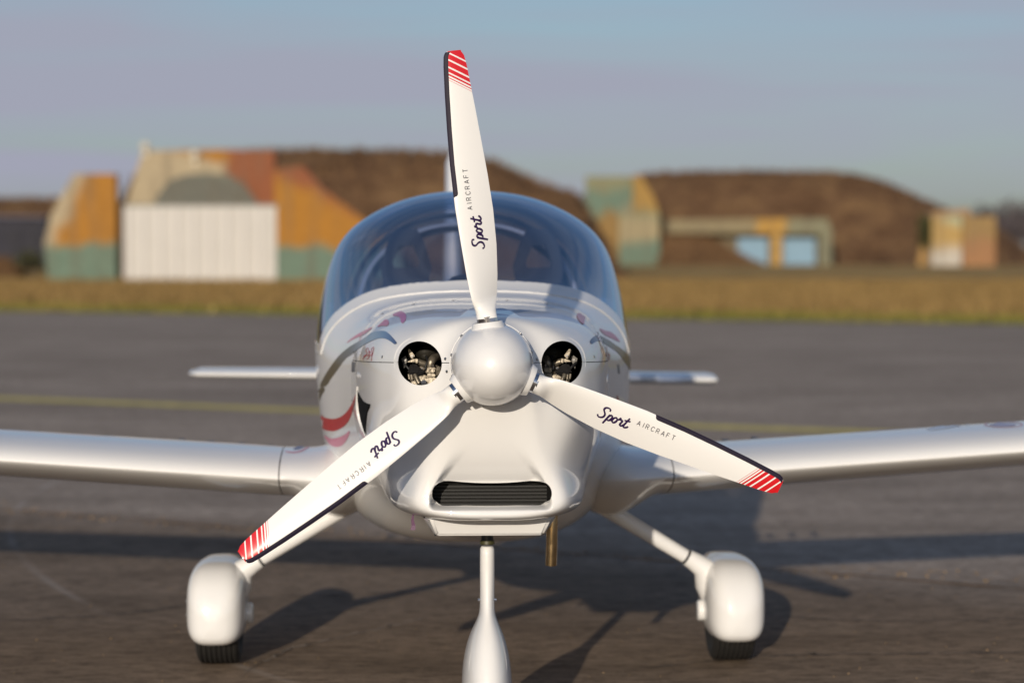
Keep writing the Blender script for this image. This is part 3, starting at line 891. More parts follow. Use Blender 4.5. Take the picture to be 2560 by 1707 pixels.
# ---- cowling
cowl_st = [
    (0.090, [(0, .110), (.034, .105), (.065, .089), (.089, .065), (.105, .034), (.110, 0), (.105, -.034), (.089, -.065), (.065, -.089), (.034, -.105), (0, -.110)]),
    (0.128, [(0, .120), (.046, .114), (.090, .097), (.124, .067), (.145, .02), (.152, -.05), (.147, -.14), (.143, -.235, .01), (.135, -.315, .02), (.07, -.335, .022), (0, -.338, .022)]),
    (0.180, [(0, .128), (.070, .122), (.135, .104), (.190, .07), (.221, .02), (.231, -.06), (.224, -.165), (.194, -.285), (.205, -.385, -.02), (.11, -.421, -.045), (0, -.424, -.05)]),
    (0.290, [(0, .134), (.09, .128), (.175, .109), (.240, .074), (.277, .02), (.288, -.07), (.277, -.185), (.243, -.310), (.243, -.408), (.13, -.444), (0, -.446)]),
    (0.460, [(0, .139), (.11, .134), (.21, .115), (.285, .078), (.325, .018), (.336, -.08), (.322, -.205), (.284, -.335), (.262, -.425), (.14, -.459), (0, -.462)]),
    (0.780, [(0, .146), (.125, .142), (.24, .122), (.32, .08), (.365, .01), (.376, -.09), (.358, -.23), (.316, -.365), (.264, -.453), (.13, -.487), (0, -.492)]),
    (1.147, [(0, .153), (.14, .149), (.26, .129), (.345, .083), (.392, .0), (.405, -.11), (.387, -.26), (.332, -.392), (.25, -.478), (.13, -.522), (0, -.53)]),
]
G = loft(cowl_st, 190, 336)
X, Ly, Z = G[..., 0].copy(), G[..., 1].copy(), G[..., 2].copy()
front = smooth01((0.42 - Ly) / 0.14)
# ramp above the mouth
t = np.clip((-0.190 - Z) / 0.140, 0, 1.25)
hw = 0.088 + 0.064 * t
msk = smooth01((hw - np.abs(X)) / (0.018 + 0.05 * np.clip(1 - t, 0, 1))) * front * smooth01((Z + 0.405) / 0.02)
G[..., 1] += msk * 0.048 * t ** 2.8
# ridge behind the spinner
tt = np.clip((Ly - 0.10) / 0.62, 0, 1)
wr = 0.112 * (1 - tt)
G[..., 2] += np.where(Z > 0.03, smooth01((wr - np.abs(X)) / 0.010) * 0.009 * (1 - tt) ** 0.5 * smooth01((Ly - 0.20) / 0.20), 0)
NRM = grid_normals(G)
if NRM[0, 0, 2] < 0 and NRM[100, 0, 2] < 0:
    NRM = -NRM
X, Ly, Z = G[..., 0], G[..., 1], G[..., 2]
INL = [(-0.1935, -0.002), (0.1965, -0.002)]
RIN = 0.0597
f_in = np.full(X.shape, 9.0)
for cx, cz in INL:
    f_in = np.minimum(f_in, np.where(Ly < 0.5, np.hypot(X - cx, Z - cz) - RIN, 9))
mx, mz = np.abs(X - 0.003) - (0.1645 - 0.033), np.abs(Z + 0.360) - (0.0345 - 0.033)
d_box = np.hypot(np.maximum(mx, 0), np.maximum(mz, 0)) + np.minimum(np.maximum(mx, mz), 0) - 0.033
ztop = -0.3265 - 0.0085 * np.clip(1 - ((X - 0.003) / 0.115) ** 2, 0, 1) ** 0.8
d_mouth = np.maximum(d_box, (Z - ztop) * 0.9)
d_mouth = np.where((Ly < 0.33) & (Z < -0.3), d_mouth, 9)
split = -0.004 - 0.036 * (Ly - 0.25)
f_hole = np.minimum(f_in, d_mouth)
# side gill opening (viewer's left)
GY = Ly; gz = Z
gill_l = np.interp(Z, [-0.215, -0.10, -0.075, -0.055, 0.0, .01], [0.56, 0.50, 0.455, 0.52, 0.58, 0.60])
f_up = np.minimum(Z - split - 0.0010, f_hole)
f_lo = np.minimum(split - 0.0010 - Z, f_hole)
flip = False


def skin(name, f, mat, grid=None, nrm=None, parent=root):
    g = G if grid is None else grid
    n = NRM if nrm is None else nrm
    v, fc, nn_ = partition(g, n, f)
    # winding to agree with normals
    a, b_, c = v[fc[:, 0]], v[fc[:, 1]], v[fc[:, 2]]
    s = (np.cross(b_ - a, c - a) * nn_[fc[:, 0]]).sum(1)
    if np.median(s) < 0:
        fc = fc[:, ::-1]
    return mesh_obj(name, hub_shift(v), fc, mat, parent, True, nn_), v, fc


up_o, up_v, up_f = skin('upper_cowling', f_up, WHITE)
lo_o, lo_v, lo_f = skin('lower_cowling', f_lo, WHITE)


def border_lip(name, f, verts_of, depth, mat, parent, center, shrink=0.0):
    pass


# inlet lips: short inward tubes following the skin at the hole rim
def surf_L(x, z, guess=None):
    """front surface L of the cowl at (x,z) by raycast in the hub frame"""
    r = COWL_BVH.ray_cast(Vector((x, -0.5, z)), Vector((0, 1, 0)))
    return r[0].y if r[0] is not None else None


allv = [tuple(v) for v in up_v] + [tuple(v) for v in lo_v]
allf = [tuple(int(i) for i in f) for f in up_f] + [tuple(int(i) + len(up_v) for i in f) for f in lo_f]
COWL_BVH = BVHTree.FromPolygons(allv, allf)
for cx, cz in INL:
    n = 72
    rim, inn = [], []
    lp_ = None
    for k in range(n):
        a = 2 * math.pi * k / n
        l = surf_L(cx + (RIN + 0.0012) * math.cos(a), cz + (RIN + 0.0012) * math.sin(a)) or surf_L(cx + (RIN + 0.004) * math.cos(a), cz + (RIN + 0.006) * math.sin(a))
        if l is None: l = lp_
        lp_ = l
        rim.append((cx + RIN * math.cos(a), l + 0.0006, cz + RIN * math.sin(a)))
        inn.append((cx + (RIN + 0.001) * math.cos(a), l + 0.008, cz + (RIN + 0.001) * math.sin(a)))
    out3 = [(cx + (RIN + 0.012) * math.cos(2 * math.pi * k / n), inn[k][1] + 0.012, cz + (RIN + 0.012) * math.sin(2 * math.pi * k / n)) for k in range(n)]
    vv = rim + inn + out3
    ff = [(k, (k + 1) % n, n + (k + 1) % n, n + k) for k in range(n)] + [(n + k, n + (k + 1) % n, 2 * n + (k + 1) % n, 2 * n + k) for k in range(n)]
    mesh_obj('inlet_lip', hub_shift(vv), ff, WHITE, lo_o)
# added black shell that keeps the inside of the cowling dark
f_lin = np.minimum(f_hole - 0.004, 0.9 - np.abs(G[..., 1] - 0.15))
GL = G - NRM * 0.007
skin('cowling_dark_shell', f_lin, VOID, GL, NRM, lo_o)

# ---- engine pieces behind the inlets
eng_bm = bmesh.new()
bm_box(eng_bm, -0.09, 0.09, 0.30, 0.62, HZ - 0.16, HZ + 0.02, bevel=0.01)
engine = bm_obj('engine', eng_bm, CAST, root, smooth=True)
K = 9.8e-5


def ep(side, u, v, l):
    """point behind an inlet; u,v in picture units of the left inlet, mirrored on the right"""
    cx, cz = INL[0 if side < 0 else 1]
    d = (u - 790) * K
    return (cx + (d if side < 0 else -d), l, HZ + cz - (v - 755) * K)


for side in (-1, 1):
    def prism(name, poly, l0, l1, mat, bev=0.0015):
        bm = bmesh.new()
        a = [bm.verts.new(ep(side, u, v, l0)) for u, v in poly]
        b = [bm.verts.new(ep(side, u, v, l1)) for u, v in poly]
        n = len(poly)
        bm.faces.new(a); bm.faces.new(b[::-1])
        for i in range(n): bm.faces.new((a[i], b[i], b[(i + 1) % n], a[(i + 1) % n]))
        bmesh.ops.recalc_face_normals(bm, faces=bm.faces)
        bmesh.ops.bevel(bm, geom=[e for e in bm.edges], offset=bev, segments=2, affect='EDGES')
        return bm_obj(name, bm, mat, engine, smooth=True)

    def rod(name, pts, rad, mat, n=14):
        bm = bmesh.new()
        pp = np.array([ep(side, *p) for p in pts])
        if len(pp) > 2:
            tq = np.linspace(0, len(pp) - 1, 6 * len(pp))
            rad = np.interp(tq, np.arange(len(pp)), rad) if hasattr(rad, '__len__') else rad
            pp = nspline(pp, tq)
        bm_tube(bm, [Vector(p) for p in pp], rad, n)
        return bm_obj(name, bm, mat, engine, smooth=True)
    rod('coolant_pipe', [(400, 480, .30), (530, 730, .285)], 0.0042, CHROME)
    prism('bracket', [(450, 430), (510, 410), (660, 610), (560, 700)], 0.290, 0.297, CAST)
    prism('bracket', [(265, 690), (390, 600), (440, 740), (345, 990)], 0.295, 0.300, simple('dark_bracket', (0.12, 0.115, 0.105), 0.5, 0.6), 0.001)
    for u, v, l in ((375, 725, .294), (578, 605, .289)):
        rod('bolt', [(u, v, l + 0.001), (u, v, l - 0.004)], 0.0036, STEEL, 8)
    prism('gusset_plate', [(430, 775), (650, 680), (655, 780)], 0.282, 0.286, CAST, 0.0008)
    prism('carburettor', [(655, 690), (745, 690), (750, 800), (680, 820)], 0.290, 0.32, CAST)
    rod('cylinder', [(740, 770, .31), (960, 860, .315)], [0.0085, 0.0095], CAST)
    prism('air_filter', [(560, 800), (640, 800), (980, 1090), (880, 1150), (450, 1130), (440, 1000)], 0.268, 0.30, FOAM, 0.006)
    rod('rubber_boot', [(760, 600, .34), (880, 520, .325), (1000, 500, .325), (1130, 540, .335), (1220, 620, .36)], [0.011, 0.017, 0.019, 0.018, 0.013], simple('black_rubber', (0.02, 0.018, 0.014), 0.6, spec=0.2), 18)
    rod('rubber_boot', [(840, 640, .33), (940, 615, .318), (1060, 640, .33)], [0.008, 0.013, 0.01], simple('black_rubber', (0.02, 0.018, 0.014), 0.6, spec=0.2), 16)
    rod('intake_elbow', [(1080, 930, .300), (1100, 820, .298), (1150, 730, .305), (1230, 660, .325), (1330, 640, .35)], [0.0095, 0.0105, 0.0115, 0.0115, 0.0105], CAST, 18)
    rod('bolt', [(1185, 920, .288), (1185, 850, .288)], 0.0028, CHROME, 10)
    prism('cylinder_head', [(1000, 940), (1235, 940), (1235, 1080), (1000, 1080)], 0.288, 0.34, CAST, 0.002)
    prism('valve_cover', [(1012, 955), (1095, 955), (1095, 1040), (1012, 1040)], 0.280, 0.288, CAST, 0.002)
    prism('valve_cover', [(1115, 955), (1220, 955), (1220, 1070), (1115, 1070)], 0.279, 0.288, CAST, 0.002)
    prism('cylinder_head', [(1005, 1100), (1228, 1100), (1228, 1200), (1005, 1200)], 0.279, 0.34, CAST, 0.002)
    prism('clamp', [(820, 930), (900, 930), (900, 972), (820, 972)], 0.277, 0.285, CHROME, 0.0015)
    rod('oil_pipe', [(650, 1130, .276), (700, 1240, .270), (770, 1380, .266)], [0.0055, 0.006, 0.006], CAST)
    rod('spark_lead', [(480, 1120, .276), (500, 1260, .272)], 0.0032, CAST)
    rod('spark_lead', [(560, 1140, .276), (580, 1280, .272)], 0.003, CAST)
    prism('engine_block', [(470, 1120), (700, 960), (960, 870), (1260, 860), (1330, 900), (1330, 1420), (480, 1420)], 0.315, 0.40, simple('block_metal', (0.16, 0.135, 0.105), 0.5, 0.6, var=0.5, scale=120, bump=0.4), 0.004)
    rod('hose', [(300, 800, .29), (420, 900, .283), (520, 1010, .280), (640, 1060, .283)], 0.0035, BLACK)
    rod('hose', [(960, 600, .31), (1010, 760, .295), (960, 900, .29), (980, 1000, .286)], 0.003, BLACK)
    prism('crankcase', [(780, 1170), (980, 1140), (1000, 1215), (1250, 1210), (1250, 1420), (560, 1420), (540, 1300), (660, 1310)], 0.286, 0.36, CAST, 0.003)
    rod('oil_cap', [(905, 1350, .288), (905, 1350, .272)], [0.0085, 0.0075], CHROME, 20)
    for j, u in enumerate((1275, 1305, 1335, 1365)):
        prism('cooling_fin', [(u, 880 + 12 * j), (u + 8, 880 + 12 * j), (u + 8, 1150), (u, 1150)], 0.283, 0.34, CAST, 0.0002)

# ---- radiator in the mouth
rad_bm = bmesh.new()
bm_box(rad_bm, -0.19, 0.196, 0.262, 0.30, HZ - 0.415, HZ - 0.300)
radiator = bm_obj('radiator', rad_bm, VOID, root)
CORE = simple('radiator_core', (0.007, 0.007, 0.007), 0.5, 0.2)
fin_me = None
for k in range(11):
    z = HZ - 0.408 + k * 0.0098
    if fin_me is None:
        bm = bmesh.new(); bm_box(bm, -0.186, 0.160, -0.006, 0.0, -0.0016, 0.0016)
        o = bm_obj('cooling_tube', bm, CORE, radiator); fin_me = o.data
    else:
        o = link(bpy.data.objects.new('cooling_tube', fin_me), radiator)
    o.location = (0, 0.262, z)
# zig-zag fins between the tubes, joined: hundreds, too fine to pick apart
bm = bmesh.new()
for k in range(10):
    z = HZ - 0.408 + k * 0.0098
    for i in range(170):
        x = -0.185 + i * 0.00203
        vs = [bm.verts.new((x, 0.2585, z + 0.0018)), bm.verts.new((x + 0.0007, 0.2585, z + 0.0018)), bm.verts.new((x + 0.0015, 0.2585, z + 0.008)), bm.verts.new((x + 0.0008, 0.2585, z + 0.008))]
        bm.faces.new(vs)
fn = bm_obj('fin_mesh', bm, simple('fin_metal', (0.011, 0.0105, 0.009), 0.5, 0.3), radiator)
fn['kind'] = 'stuff'
# duct walls round the mouth
n = 90
rim = []
for k in range(n):
    a = 2 * math.pi * k / n
    cxx = 0.1645 - 0.033; cz_ = 0.0345 - 0.033
    x = 0.003 + math.copysign(cxx, math.cos(a)) * min(1, abs(math.cos(a)) * 3) + 0.032 * math.cos(a)
    z = -0.360 + math.copysign(cz_, math.sin(a)) + 0.032 * math.sin(a)
    rim.append((x, z))
v_ = []
for (x, z), k in zip(rim, range(n)):
    up = z > -0.36
    l = surf_L(x * 1.03, (z + 0.36) * 1.08 - 0.36)
    if l is None or l > 0.27: l = 0.20
    zz = min(z, -0.3265 - 0.0085 * max(0, 1 - ((x - .003) / .115) ** 2) ** 0.8 + 0.001) if up else z
    v_.append((x, l + 0.0015, zz))
v_ += [(x * 1.03, l + 0.016, (z + 0.36) * 1.10 - 0.36) for x, l, z in v_] + [(x * 1.08, 0.29, (z + 0.36) * 1.5 - 0.36) for x, l, z in v_]
f_ = [(r * n + k, r * n + (k + 1) % n, (r + 1) * n + (k + 1) % n, (r + 1) * n + k) for r in range(2) for k in range(n)]
lipm = mesh_obj('mouth_duct', hub_shift(v_), f_, WHITE, lo_o)
lipm.data.materials.append(VOID)
for i, pl in enumerate(lipm.data.polygons):
    if i >= n: pl.material_index = 1

# ---- outlet box under the chin
bm = bmesh.new()
top_, bot_ = HZ - 0.437, HZ - 0.490
tp = [(-0.186, .30), (-.165, .262), (.172, .262), (0.190, .30), (.20, .95), (-.20, .95)]
bt = [(-0.158, .34), (-.146, .285), (.150, .285), (0.160, .34), (.18, .95), (-.18, .95)]
a = [bm.verts.new((x, y, top_)) for x, y in tp]; b = [bm.verts.new((x, y, bot_ - (0.02 if y > .5 else 0))) for x, y in bt]
bm.faces.new(a); bm.faces.new(b[::-1])
for i in range(6): bm.faces.new((a[i], b[i], b[(i + 1) % 6], a[(i + 1) % 6]))
bmesh.ops.recalc_face_normals(bm, faces=bm.faces)
bmesh.ops.bevel(bm, geom=list(bm.edges), offset=0.007, segments=3, affect='EDGES')
bm_obj('air_outlet', bm, WHITE, root, smooth=True, sharp=50)
bm = bmesh.new(); bm_box(bm, -0.178, 0.184, 0.268, 0.40, HZ - 0.4375, HZ - 0.431, bevel=0.002)
bm_obj('outlet_flange', bm, WHITE, root, smooth=True)

# ---- exhaust pipe, drain tube, ribbon
bm = bmesh.new()
ro = bm_tube(bm, [(0.194, .56, HZ - .40), (0.192, .55, HZ - .47), (0.191, .55, HZ - .54), (0.189, .555, HZ - .608)], 0.0165, 28, caps=False)
ri = bm_tube(bm, [(0.189, .555, HZ - .608), (0.191, .55, HZ - .54)], 0.0150, 28, caps=False)
for k in range(28): bm.faces.new((ro[-1][k], ro[-1][(k + 1) % 28], ri[0][(k + 1) % 28], ri[0][k]))
bm_obj('exhaust_pipe', bm, BRASS, root, smooth=True)
bm = bmesh.new(); bm_tube(bm, [(-.149, .42, HZ - .46), (-.149, .42, HZ - .505)], 0.0032, 10)
bm_obj('drain_tube', bm, BLACK, root, smooth=True)
bm = bmesh.new()
pts = [(-.212, .40, HZ - .442), (-.214, .405, HZ - .458), (-.211, .41, HZ - .474), (-.213, .41, HZ - .487)]
for i in range(len(pts) - 1):
    w0, w1 = 0.0025 + 0.0015 * i, 0.0025 + 0.0015 * (i + 1)
    (x0, y0, z0), (x1, y1, z1) = pts[i], pts[i + 1]
    bm.faces.new([bm.verts.new((x0 - w0, y0, z0)), bm.verts.new((x0 + w0, y0, z0)), bm.verts.new((x1 + w1, y1, z1)), bm.verts.new((x1 - w1, y1, z1))])
bmesh.ops.remove_doubles(bm, verts=bm.verts, dist=1e-5)
bmesh.ops.solidify(bm, geom=bm.faces[:], thickness=0.001)
bm_obj('ribbon', bm, simple('mauve_ribbon', (0.13, 0.065, 0.125), 0.6), root)

# ---- fuselage and canopy share one surface
fus_st = [
    (1.153, cowl_st[-1][1]),
    (1.42, [(0, .203), (.165, .190), (.30, .148), (.395, .085), (.450, -.01), (.462, -.13), (.44, -.29), (.375, -.43), (.27, -.535), (.14, -.585), (0, -.595)]),
    (1.75, [(0, .385), (.19, .358), (.345, .272), (.455, .145), (.518, .0), (.525, -.14), (.505, -.32), (.445, -.50), (.325, -.62), (.16, -.672), (0, -.68)]),
    (2.15, [(0, .516), (.21, .492), (.395, .405), (.505, .25), (.553, .0), (.550, -.15), (.525, -.34), (.455, -.52), (.335, -.645), (.165, -.695), (0, -.702)]),
    (2.60, [(0, .505), (.20, .480), (.375, .392), (.485, .240), (.533, .0), (.530, -.15), (.50, -.32), (.41, -.475), (.295, -.60), (.15, -.66), (0, -.67)]),
    (3.10, [(0, .385), (.16, .362), (.29, .292), (.38, .17), (.420, -.01), (.420, -.14), (.39, -.28), (.32, -.40), (.22, -.50), (.11, -.545), (0, -.55)]),
    (3.60, [(0, .140), (.10, .128), (.19, .092), (.26, .035), (.30, -.05), (.30, -.15), (.275, -.25), (.22, -.34), (.15, -.40), (.075, -.42), (0, -.425)]),
    (4.40, [(0, .075), (.055, .068), (.105, .045), (.145, .005), (.170, -.06), (.172, -.13), (.158, -.20), (.13, -.26), (.09, -.30), (.045, -.315), (0, -.32)]),
    (5.45, [(0, -.02), (.02, -.022), (.04, -.03), (.055, -.05), (.065, -.09), (.066, -.13), (.06, -.17), (.05, -.205), (.035, -.23), (.018, -.24), (0, -.242)]),
]
FG = loft(fus_st, 260, 260)
FN = grid_normals(FG)
if FN[130, 0, 2] < 0: FN = -FN
fx, fl, fz = FG[..., 0], FG[..., 1], FG[..., 2]
sill = -0.012 + 0.10 * smooth01((fl - 2.6) / 1.1)
base_L = 1.432 + 0.36 * (np.abs(fx) / 0.52) ** 2.6
f_can = np.minimum(np.minimum(fl - base_L, (fz - sill) * 1.5), 3.66 - fl)
fus_o, fus_v, fus_f = skin('fuselage', -f_can - 0.0, WHITE, FG, FN)
can_o, can_v, can_f = skin('canopy', np.minimum(f_can, 2.845 - fl), GLASS, FG, FN)
rear_o, rear_v, rear_f = skin('rear_window', np.minimum(f_can, fl - 2.855), GLASS2, FG, FN)
# canopy frame: painted band just outside the glass, standing a few mm proud
fr_in = np.minimum(np.minimum(fl - (base_L - 0.088 + 0.02 * np.abs(fx)), (fz - sill + 0.030) * 1.5), 3.70 - fl)
f_frame = np.minimum(fr_in, 0.004 - f_can)
FG2 = FG + FN * 0.003
frm_o, _, _ = skin('canopy_frame', f_frame, WHITE, FG2, FN, can_o)
# thickness for the frame
md = frm_o.modifiers.new('thick', 'SOLIDIFY'); md.thickness = 0.004; md.offset = -1
rear_o['label'] = 'clear rear window behind the seats'
FUS_BVH_V = [tuple(v) for v in fus_v] + [tuple(v) for v in can_v]
FUS_F = [tuple(int(i) for i in f) for f in fus_f] + [tuple(int(i) + len(fus_v) for i in f) for f in can_f]

# firewall closes the front of the cabin
fw = np.array([(x, 1.16, z) for x, z, *_ in cowl_st[-1][1]] + [(-x, 1.16, z) for x, z, *_ in cowl_st[-1][1][-2:0:-1]])
fw[:, 0] *= 0.985; fw[:, 2] = (fw[:, 2] + 0.19) * 0.985 - 0.19
mesh_obj('firewall', hub_shift(fw), [tuple(range(len(fw)))], VOID, root, smooth=False)

# ---- cabin
bm = bmesh.new()
gl = [(x, l, z) for l, s in ((1.45, 0.97), (1.60, 0.95), (1.72, 0.9)) for x, z in [(-0.43 * s, .03), (-.36 * s, .105), (-.25 * s, .155), (-.10 * s, .178), (0, .183), (.10 * s, .178), (.25 * s, .155), (.36 * s, .105), (.43 * s, .03)] for _ in (0,)]
vs = [bm.verts.new((x, l, z + HZ)) for x, l, z in gl]
for r in range(2):
    for k in range(8): bm.faces.new((vs[r * 9 + k], vs[r * 9 + k + 1], vs[(r + 1) * 9 + k + 1], vs[(r + 1) * 9 + k]))
low = [bm.verts.new((x, 1.74, -0.3 + HZ)) for x, l, z in gl[18:27]]
for k in range(8): bm.faces.new((vs[18 + k], vs[19 + k], low[k + 1], low[k]))
bm_obj('instrument_panel', bm, BLACK, root, smooth=True)
for xc in (-0.02,):
    bm = bmesh.new()
    bm_tube(bm, [(xc, 1.62, HZ + .165), (xc, 1.62, HZ + .2), (xc, 1.62, HZ + .222), (xc, 1.62, HZ + .232)], [0.085, 0.082, 0.06, 0.02], 20)
    bm_obj('compass', bm, BLACK, root, smooth=True)
# cabin tub
bm = bmesh.new()
tub = []
for l, w, zt_ in ((1.62, .46, -.03), (2.0, .50, -.035), (2.5, .49, -.03), (2.95, .42, 0.0), (3.3, .33, .05)):
    tub.append([bm.verts.new((x, l, z + HZ)) for x, z in ((-w, zt_), (-w * .95, -.3), (-w * .7, -.5), (w * .7, -.5), (w * .95, -.3), (w, zt_))])
for r0, r1 in zip(tub, tub[1:]):
    for k in range(5): bm.faces.new((r0[k], r0[k + 1], r1[k + 1], r1[k]))
bm.faces.new(tub[-1])
bm_obj('cabin_lining', bm, COCK, root)
# parcel shelf behind the seats
bm = bmesh.new(); bm_box(bm, -.36, .36, 2.8, 3.25, HZ + .0, HZ + .06, bevel=0.01)
bm_obj('parcel_shelf', bm, TRIM, root)

# ---- seats
for xc in (-0.235, 0.258):
    bm = bmesh.new()
    outer = [(-.040, .105), (.040, .105), (.066, .06), (.095, -.035), (.085, -.085), (.10, -.16), (.17, -.26), (.18, -.60), (-.18, -.60), (-.17, -.26), (-.10, -.16), (-.085, -.085), (-.095, -.035), (-.066, .06)]
    hole = [(-.026, .042), (.026, .042), (.050, -.020), (.043, -.040), (-.043, -.040), (-.050, -.020)]
    zc = 0.288
    def ring(pts, y): return [bm.verts.new((xc + x, y - (z + .6) * -0.18, HZ + zc + z)) for x, z in pts]
    allp = [Vector((x, z)) for x, z in outer + hole]
    no_, nh = len(outer), len(hole)
    res = delaunay_2d_cdt(allp, [(i, (i + 1) % no_) for i in range(no_)] + [(no_ + i, no_ + (i + 1) % nh) for i in range(nh)], [], 0, 1e-5)
    co, fcs = res[0], res[2]

    def inp(p, poly):
        c = False
        for (x0, y0), (x1, y1) in zip(poly, poly[1:] + poly[:1]):
            if (y0 > p[1]) != (y1 > p[1]) and p[0] < (x1 - x0) * (p[1] - y0) / (y1 - y0) + x0: c = not c
        return c
    for y in (2.42, 2.50):
        vv = [bm.verts.new((xc + c.x, y + (c.y + .6) * 0.16, HZ + zc + c.y)) for c in co]
        for fc in fcs:
            m_ = sum((co[i] for i in fc), Vector((0, 0))) / len(fc)
            if inp(m_, outer) and not inp(m_, hole): bm.faces.new([vv[i] for i in fc])
    for poly in (outer, hole):
        n = len(poly)
        a = [bm.verts.new((xc + x, 2.42 + (z + .6) * 0.16, HZ + zc + z)) for x, z in poly]
        b = [bm.verts.new((xc + x, 2.50 + (z + .6) * 0.16, HZ + zc + z)) for x, z in poly]
        for i in range(n): bm.faces.new((a[i], a[(i + 1) % n], b[(i + 1) % n], b[i]))
    bmesh.ops.remove_doubles(bm, verts=bm.verts, dist=1e-4)
    seat = bm_obj('seat', bm, SEATM, root)
    bm = bmesh.new(); bm_box(bm, xc - .18, xc + .18, 2.0, 2.42, HZ - .42, HZ - .30, bevel=0.03)
    bm_obj('seat_cushion', bm, SEATM, seat, smooth=True)
    # harness straps
    for sx in (-.11, .11):
        bm = bmesh.new(); bm_box(bm, xc + sx - .02, xc + sx + .02, 2.40, 2.408, HZ - .25, HZ + .10)
        bm_obj('harness_strap', bm, simple('harness_webbing', (0.20, 0.17, 0.17), .8), seat)


# ---- roll hoop and canopy arch inside the glass
def hoop(name, L, sc, wid, thick, mat, zmin=-0.05):
    i = int(np.argmin(np.abs(FG[:, 0, 1] - L)))
    sec = FG[i]
    order = np.r_[np.arange(130, 260), np.arange(0, 131)]
    pts = [(sec[k][0] * sc, sec[k][2] * sc + 0.0) for k in order if sec[k][2] * sc > zmin]
    bm = bmesh.new()
    rings = []
    for x, z in pts:
        r_ = math.hypot(x, z); nx_, nz_ = x / r_, z / r_
        rings.append([bm.verts.new((x + nx_ * d, L + e, z + nz_ * d + HZ)) for d, e in ((0, -wid), (0, wid), (-thick, wid), (-thick, -wid))])
    for a, b in zip(rings, rings[1:]):
        for k in range(4): bm.faces.new((a[k], a[(k + 1) % 4], b[(k + 1) % 4], b[k]))
    return bm_obj(name, bm, mat, root, smooth=True)


hoop('roll_hoop', 2.72, 0.86, 0.012, 0.012, TRIM)
hoop('roll_hoop_lining', 2.76, 0.845, 0.03, 0.022, COCK)
hoop('canopy_arch', 2.85, 0.985, 0.022, 0.018, COCK)

# ---- wings
def airfoil(n=46, th=0.14, cam_=0.025):
    b = np.linspace(0, math.pi, n); x = (1 - np.cos(b)) / 2
    yt = 5 * th * (0.2969 * np.sqrt(x) - .126 * x - .3516 * x ** 2 + .2843 * x ** 3 - .1036 * x ** 4)
    p = 0.4
    yc = np.where(x < p, cam_ / p ** 2 * (2 * p * x - x ** 2), cam_ / (1 - p) ** 2 * (1 - 2 * p + 2 * p * x - x ** 2))
    up = np.stack([x, yc + yt], 1)[::-1]; lo = np.stack([x, yc - yt], 1)[1:-1]
    return np.concatenate([up, lo])




def wing_section(n=56, th=0.150):
    b = np.linspace(0, math.pi, n); x = (1 - np.cos(b)) / 2
    u = np.clip(x / 0.38, 0, 1); w_ = np.clip((x - 0.38) / 0.62, 0, 1)
    aft = (1 - w_ ** 1.7)
    up = np.where(x < 0.38, (1 - (1 - u) ** 2.1) ** 0.53, aft) * th * 0.58
    lo = np.where(x < 0.38, (1 - (1 - u) ** 1.8) ** 0.70, aft) * th * 0.42
    return np.concatenate([np.stack([x, up], 1)[::-1], np.stack([x, -lo], 1)[1:-1]])


AF = wing_section()


def wing_loft(secs, name, mat, parent, caps=True):
    """secs: list of (x, L_le, z_le, chord, incidence deg, zscale_up, zscale_lo)"""
    v, n = [], len(AF)
    for x, L, z, c, inc, su, sl in secs:
        ci, si = math.cos(R(inc)), math.sin(R(inc))
        for a, t_ in AF:
            t2 = t_ * (su if t_ > 0 else sl)
            v.append((x, L + c * (a * ci + t2 * si), z + c * (t2 * ci - a * si) + HZ))
    f = [(j * n + k, j * n + (k + 1) % n, (j + 1) * n + (k + 1) % n, (j + 1) * n + k) for j in range(len(secs) - 1) for k in range(n)]
    if caps:
        f += [tuple(range(n)), tuple(range((len(secs) - 1) * n, len(secs) * n))[::-1]]
    bm = bmesh.new()
    vs = [bm.verts.new(p) for p in v]
    for fc in f: bm.faces.new([vs[i] for i in fc])
    return bm_obj(name, bm, mat, parent, smooth=True, sharp=60)


LE0, ZLE0 = 1.50, -0.441
WINGS, FAIRS = {}, {}
for s in (-1, 1):
    secs = []
    for x in (0.654, 1.0, 1.6, 2.4, 3.2, 3.9, 4.05, 4.12):
        d = x - 0.654
        c = 1.14 - 0.075 * d
        sc = 1.0 if x < 3.95 else (0.7 if x < 4.1 else 0.3)
        secs.append((s * x, LE0 + 0.012 * d, ZLE0 + 0.070 * d, c * (1 if x < 4 else .9), 3.2, sc, sc))
    wing = wing_loft(secs, 'wing', WHITE, root)
    WINGS[s] = wing
    fs = []
    for q in np.linspace(0, 1, 16):
        x = 0.650 - 0.314 * q
        g = max(0.0, (q - 0.08) / 0.92)
        fs.append((s * x, LE0 - 0.05 * math.sin(math.pi * g) + 0.24 * g ** 3, ZLE0 - 0.02 * g ** 2, 1.14 - 0.10 * g ** 3, 3.2, 1 + 1.9 * g ** 3.0, 1 + 0.95 * math.sin(math.pi * 0.88 * g) ** 1.3))
    fair = wing_loft(fs, 'wing_root_fairing', WHITE, root, caps=True)
    FAIRS[s] = fair
    # flap and aileron hinges / trailing edge brackets
    for k in range(4):
        bm = bmesh.new()
        xx = s * (0.74 + 0.11 * k)
        bm_box(bm, xx - .012, xx + .012, LE0 + .95, LE0 + 1.08, HZ + ZLE0 + .018 + .008 * k, HZ + ZLE0 + .030 + .008 * k)
        bm_obj('flap_hinge', bm, BLACK, wing)

# ---- tail
def tail_sec(th=0.10): pass


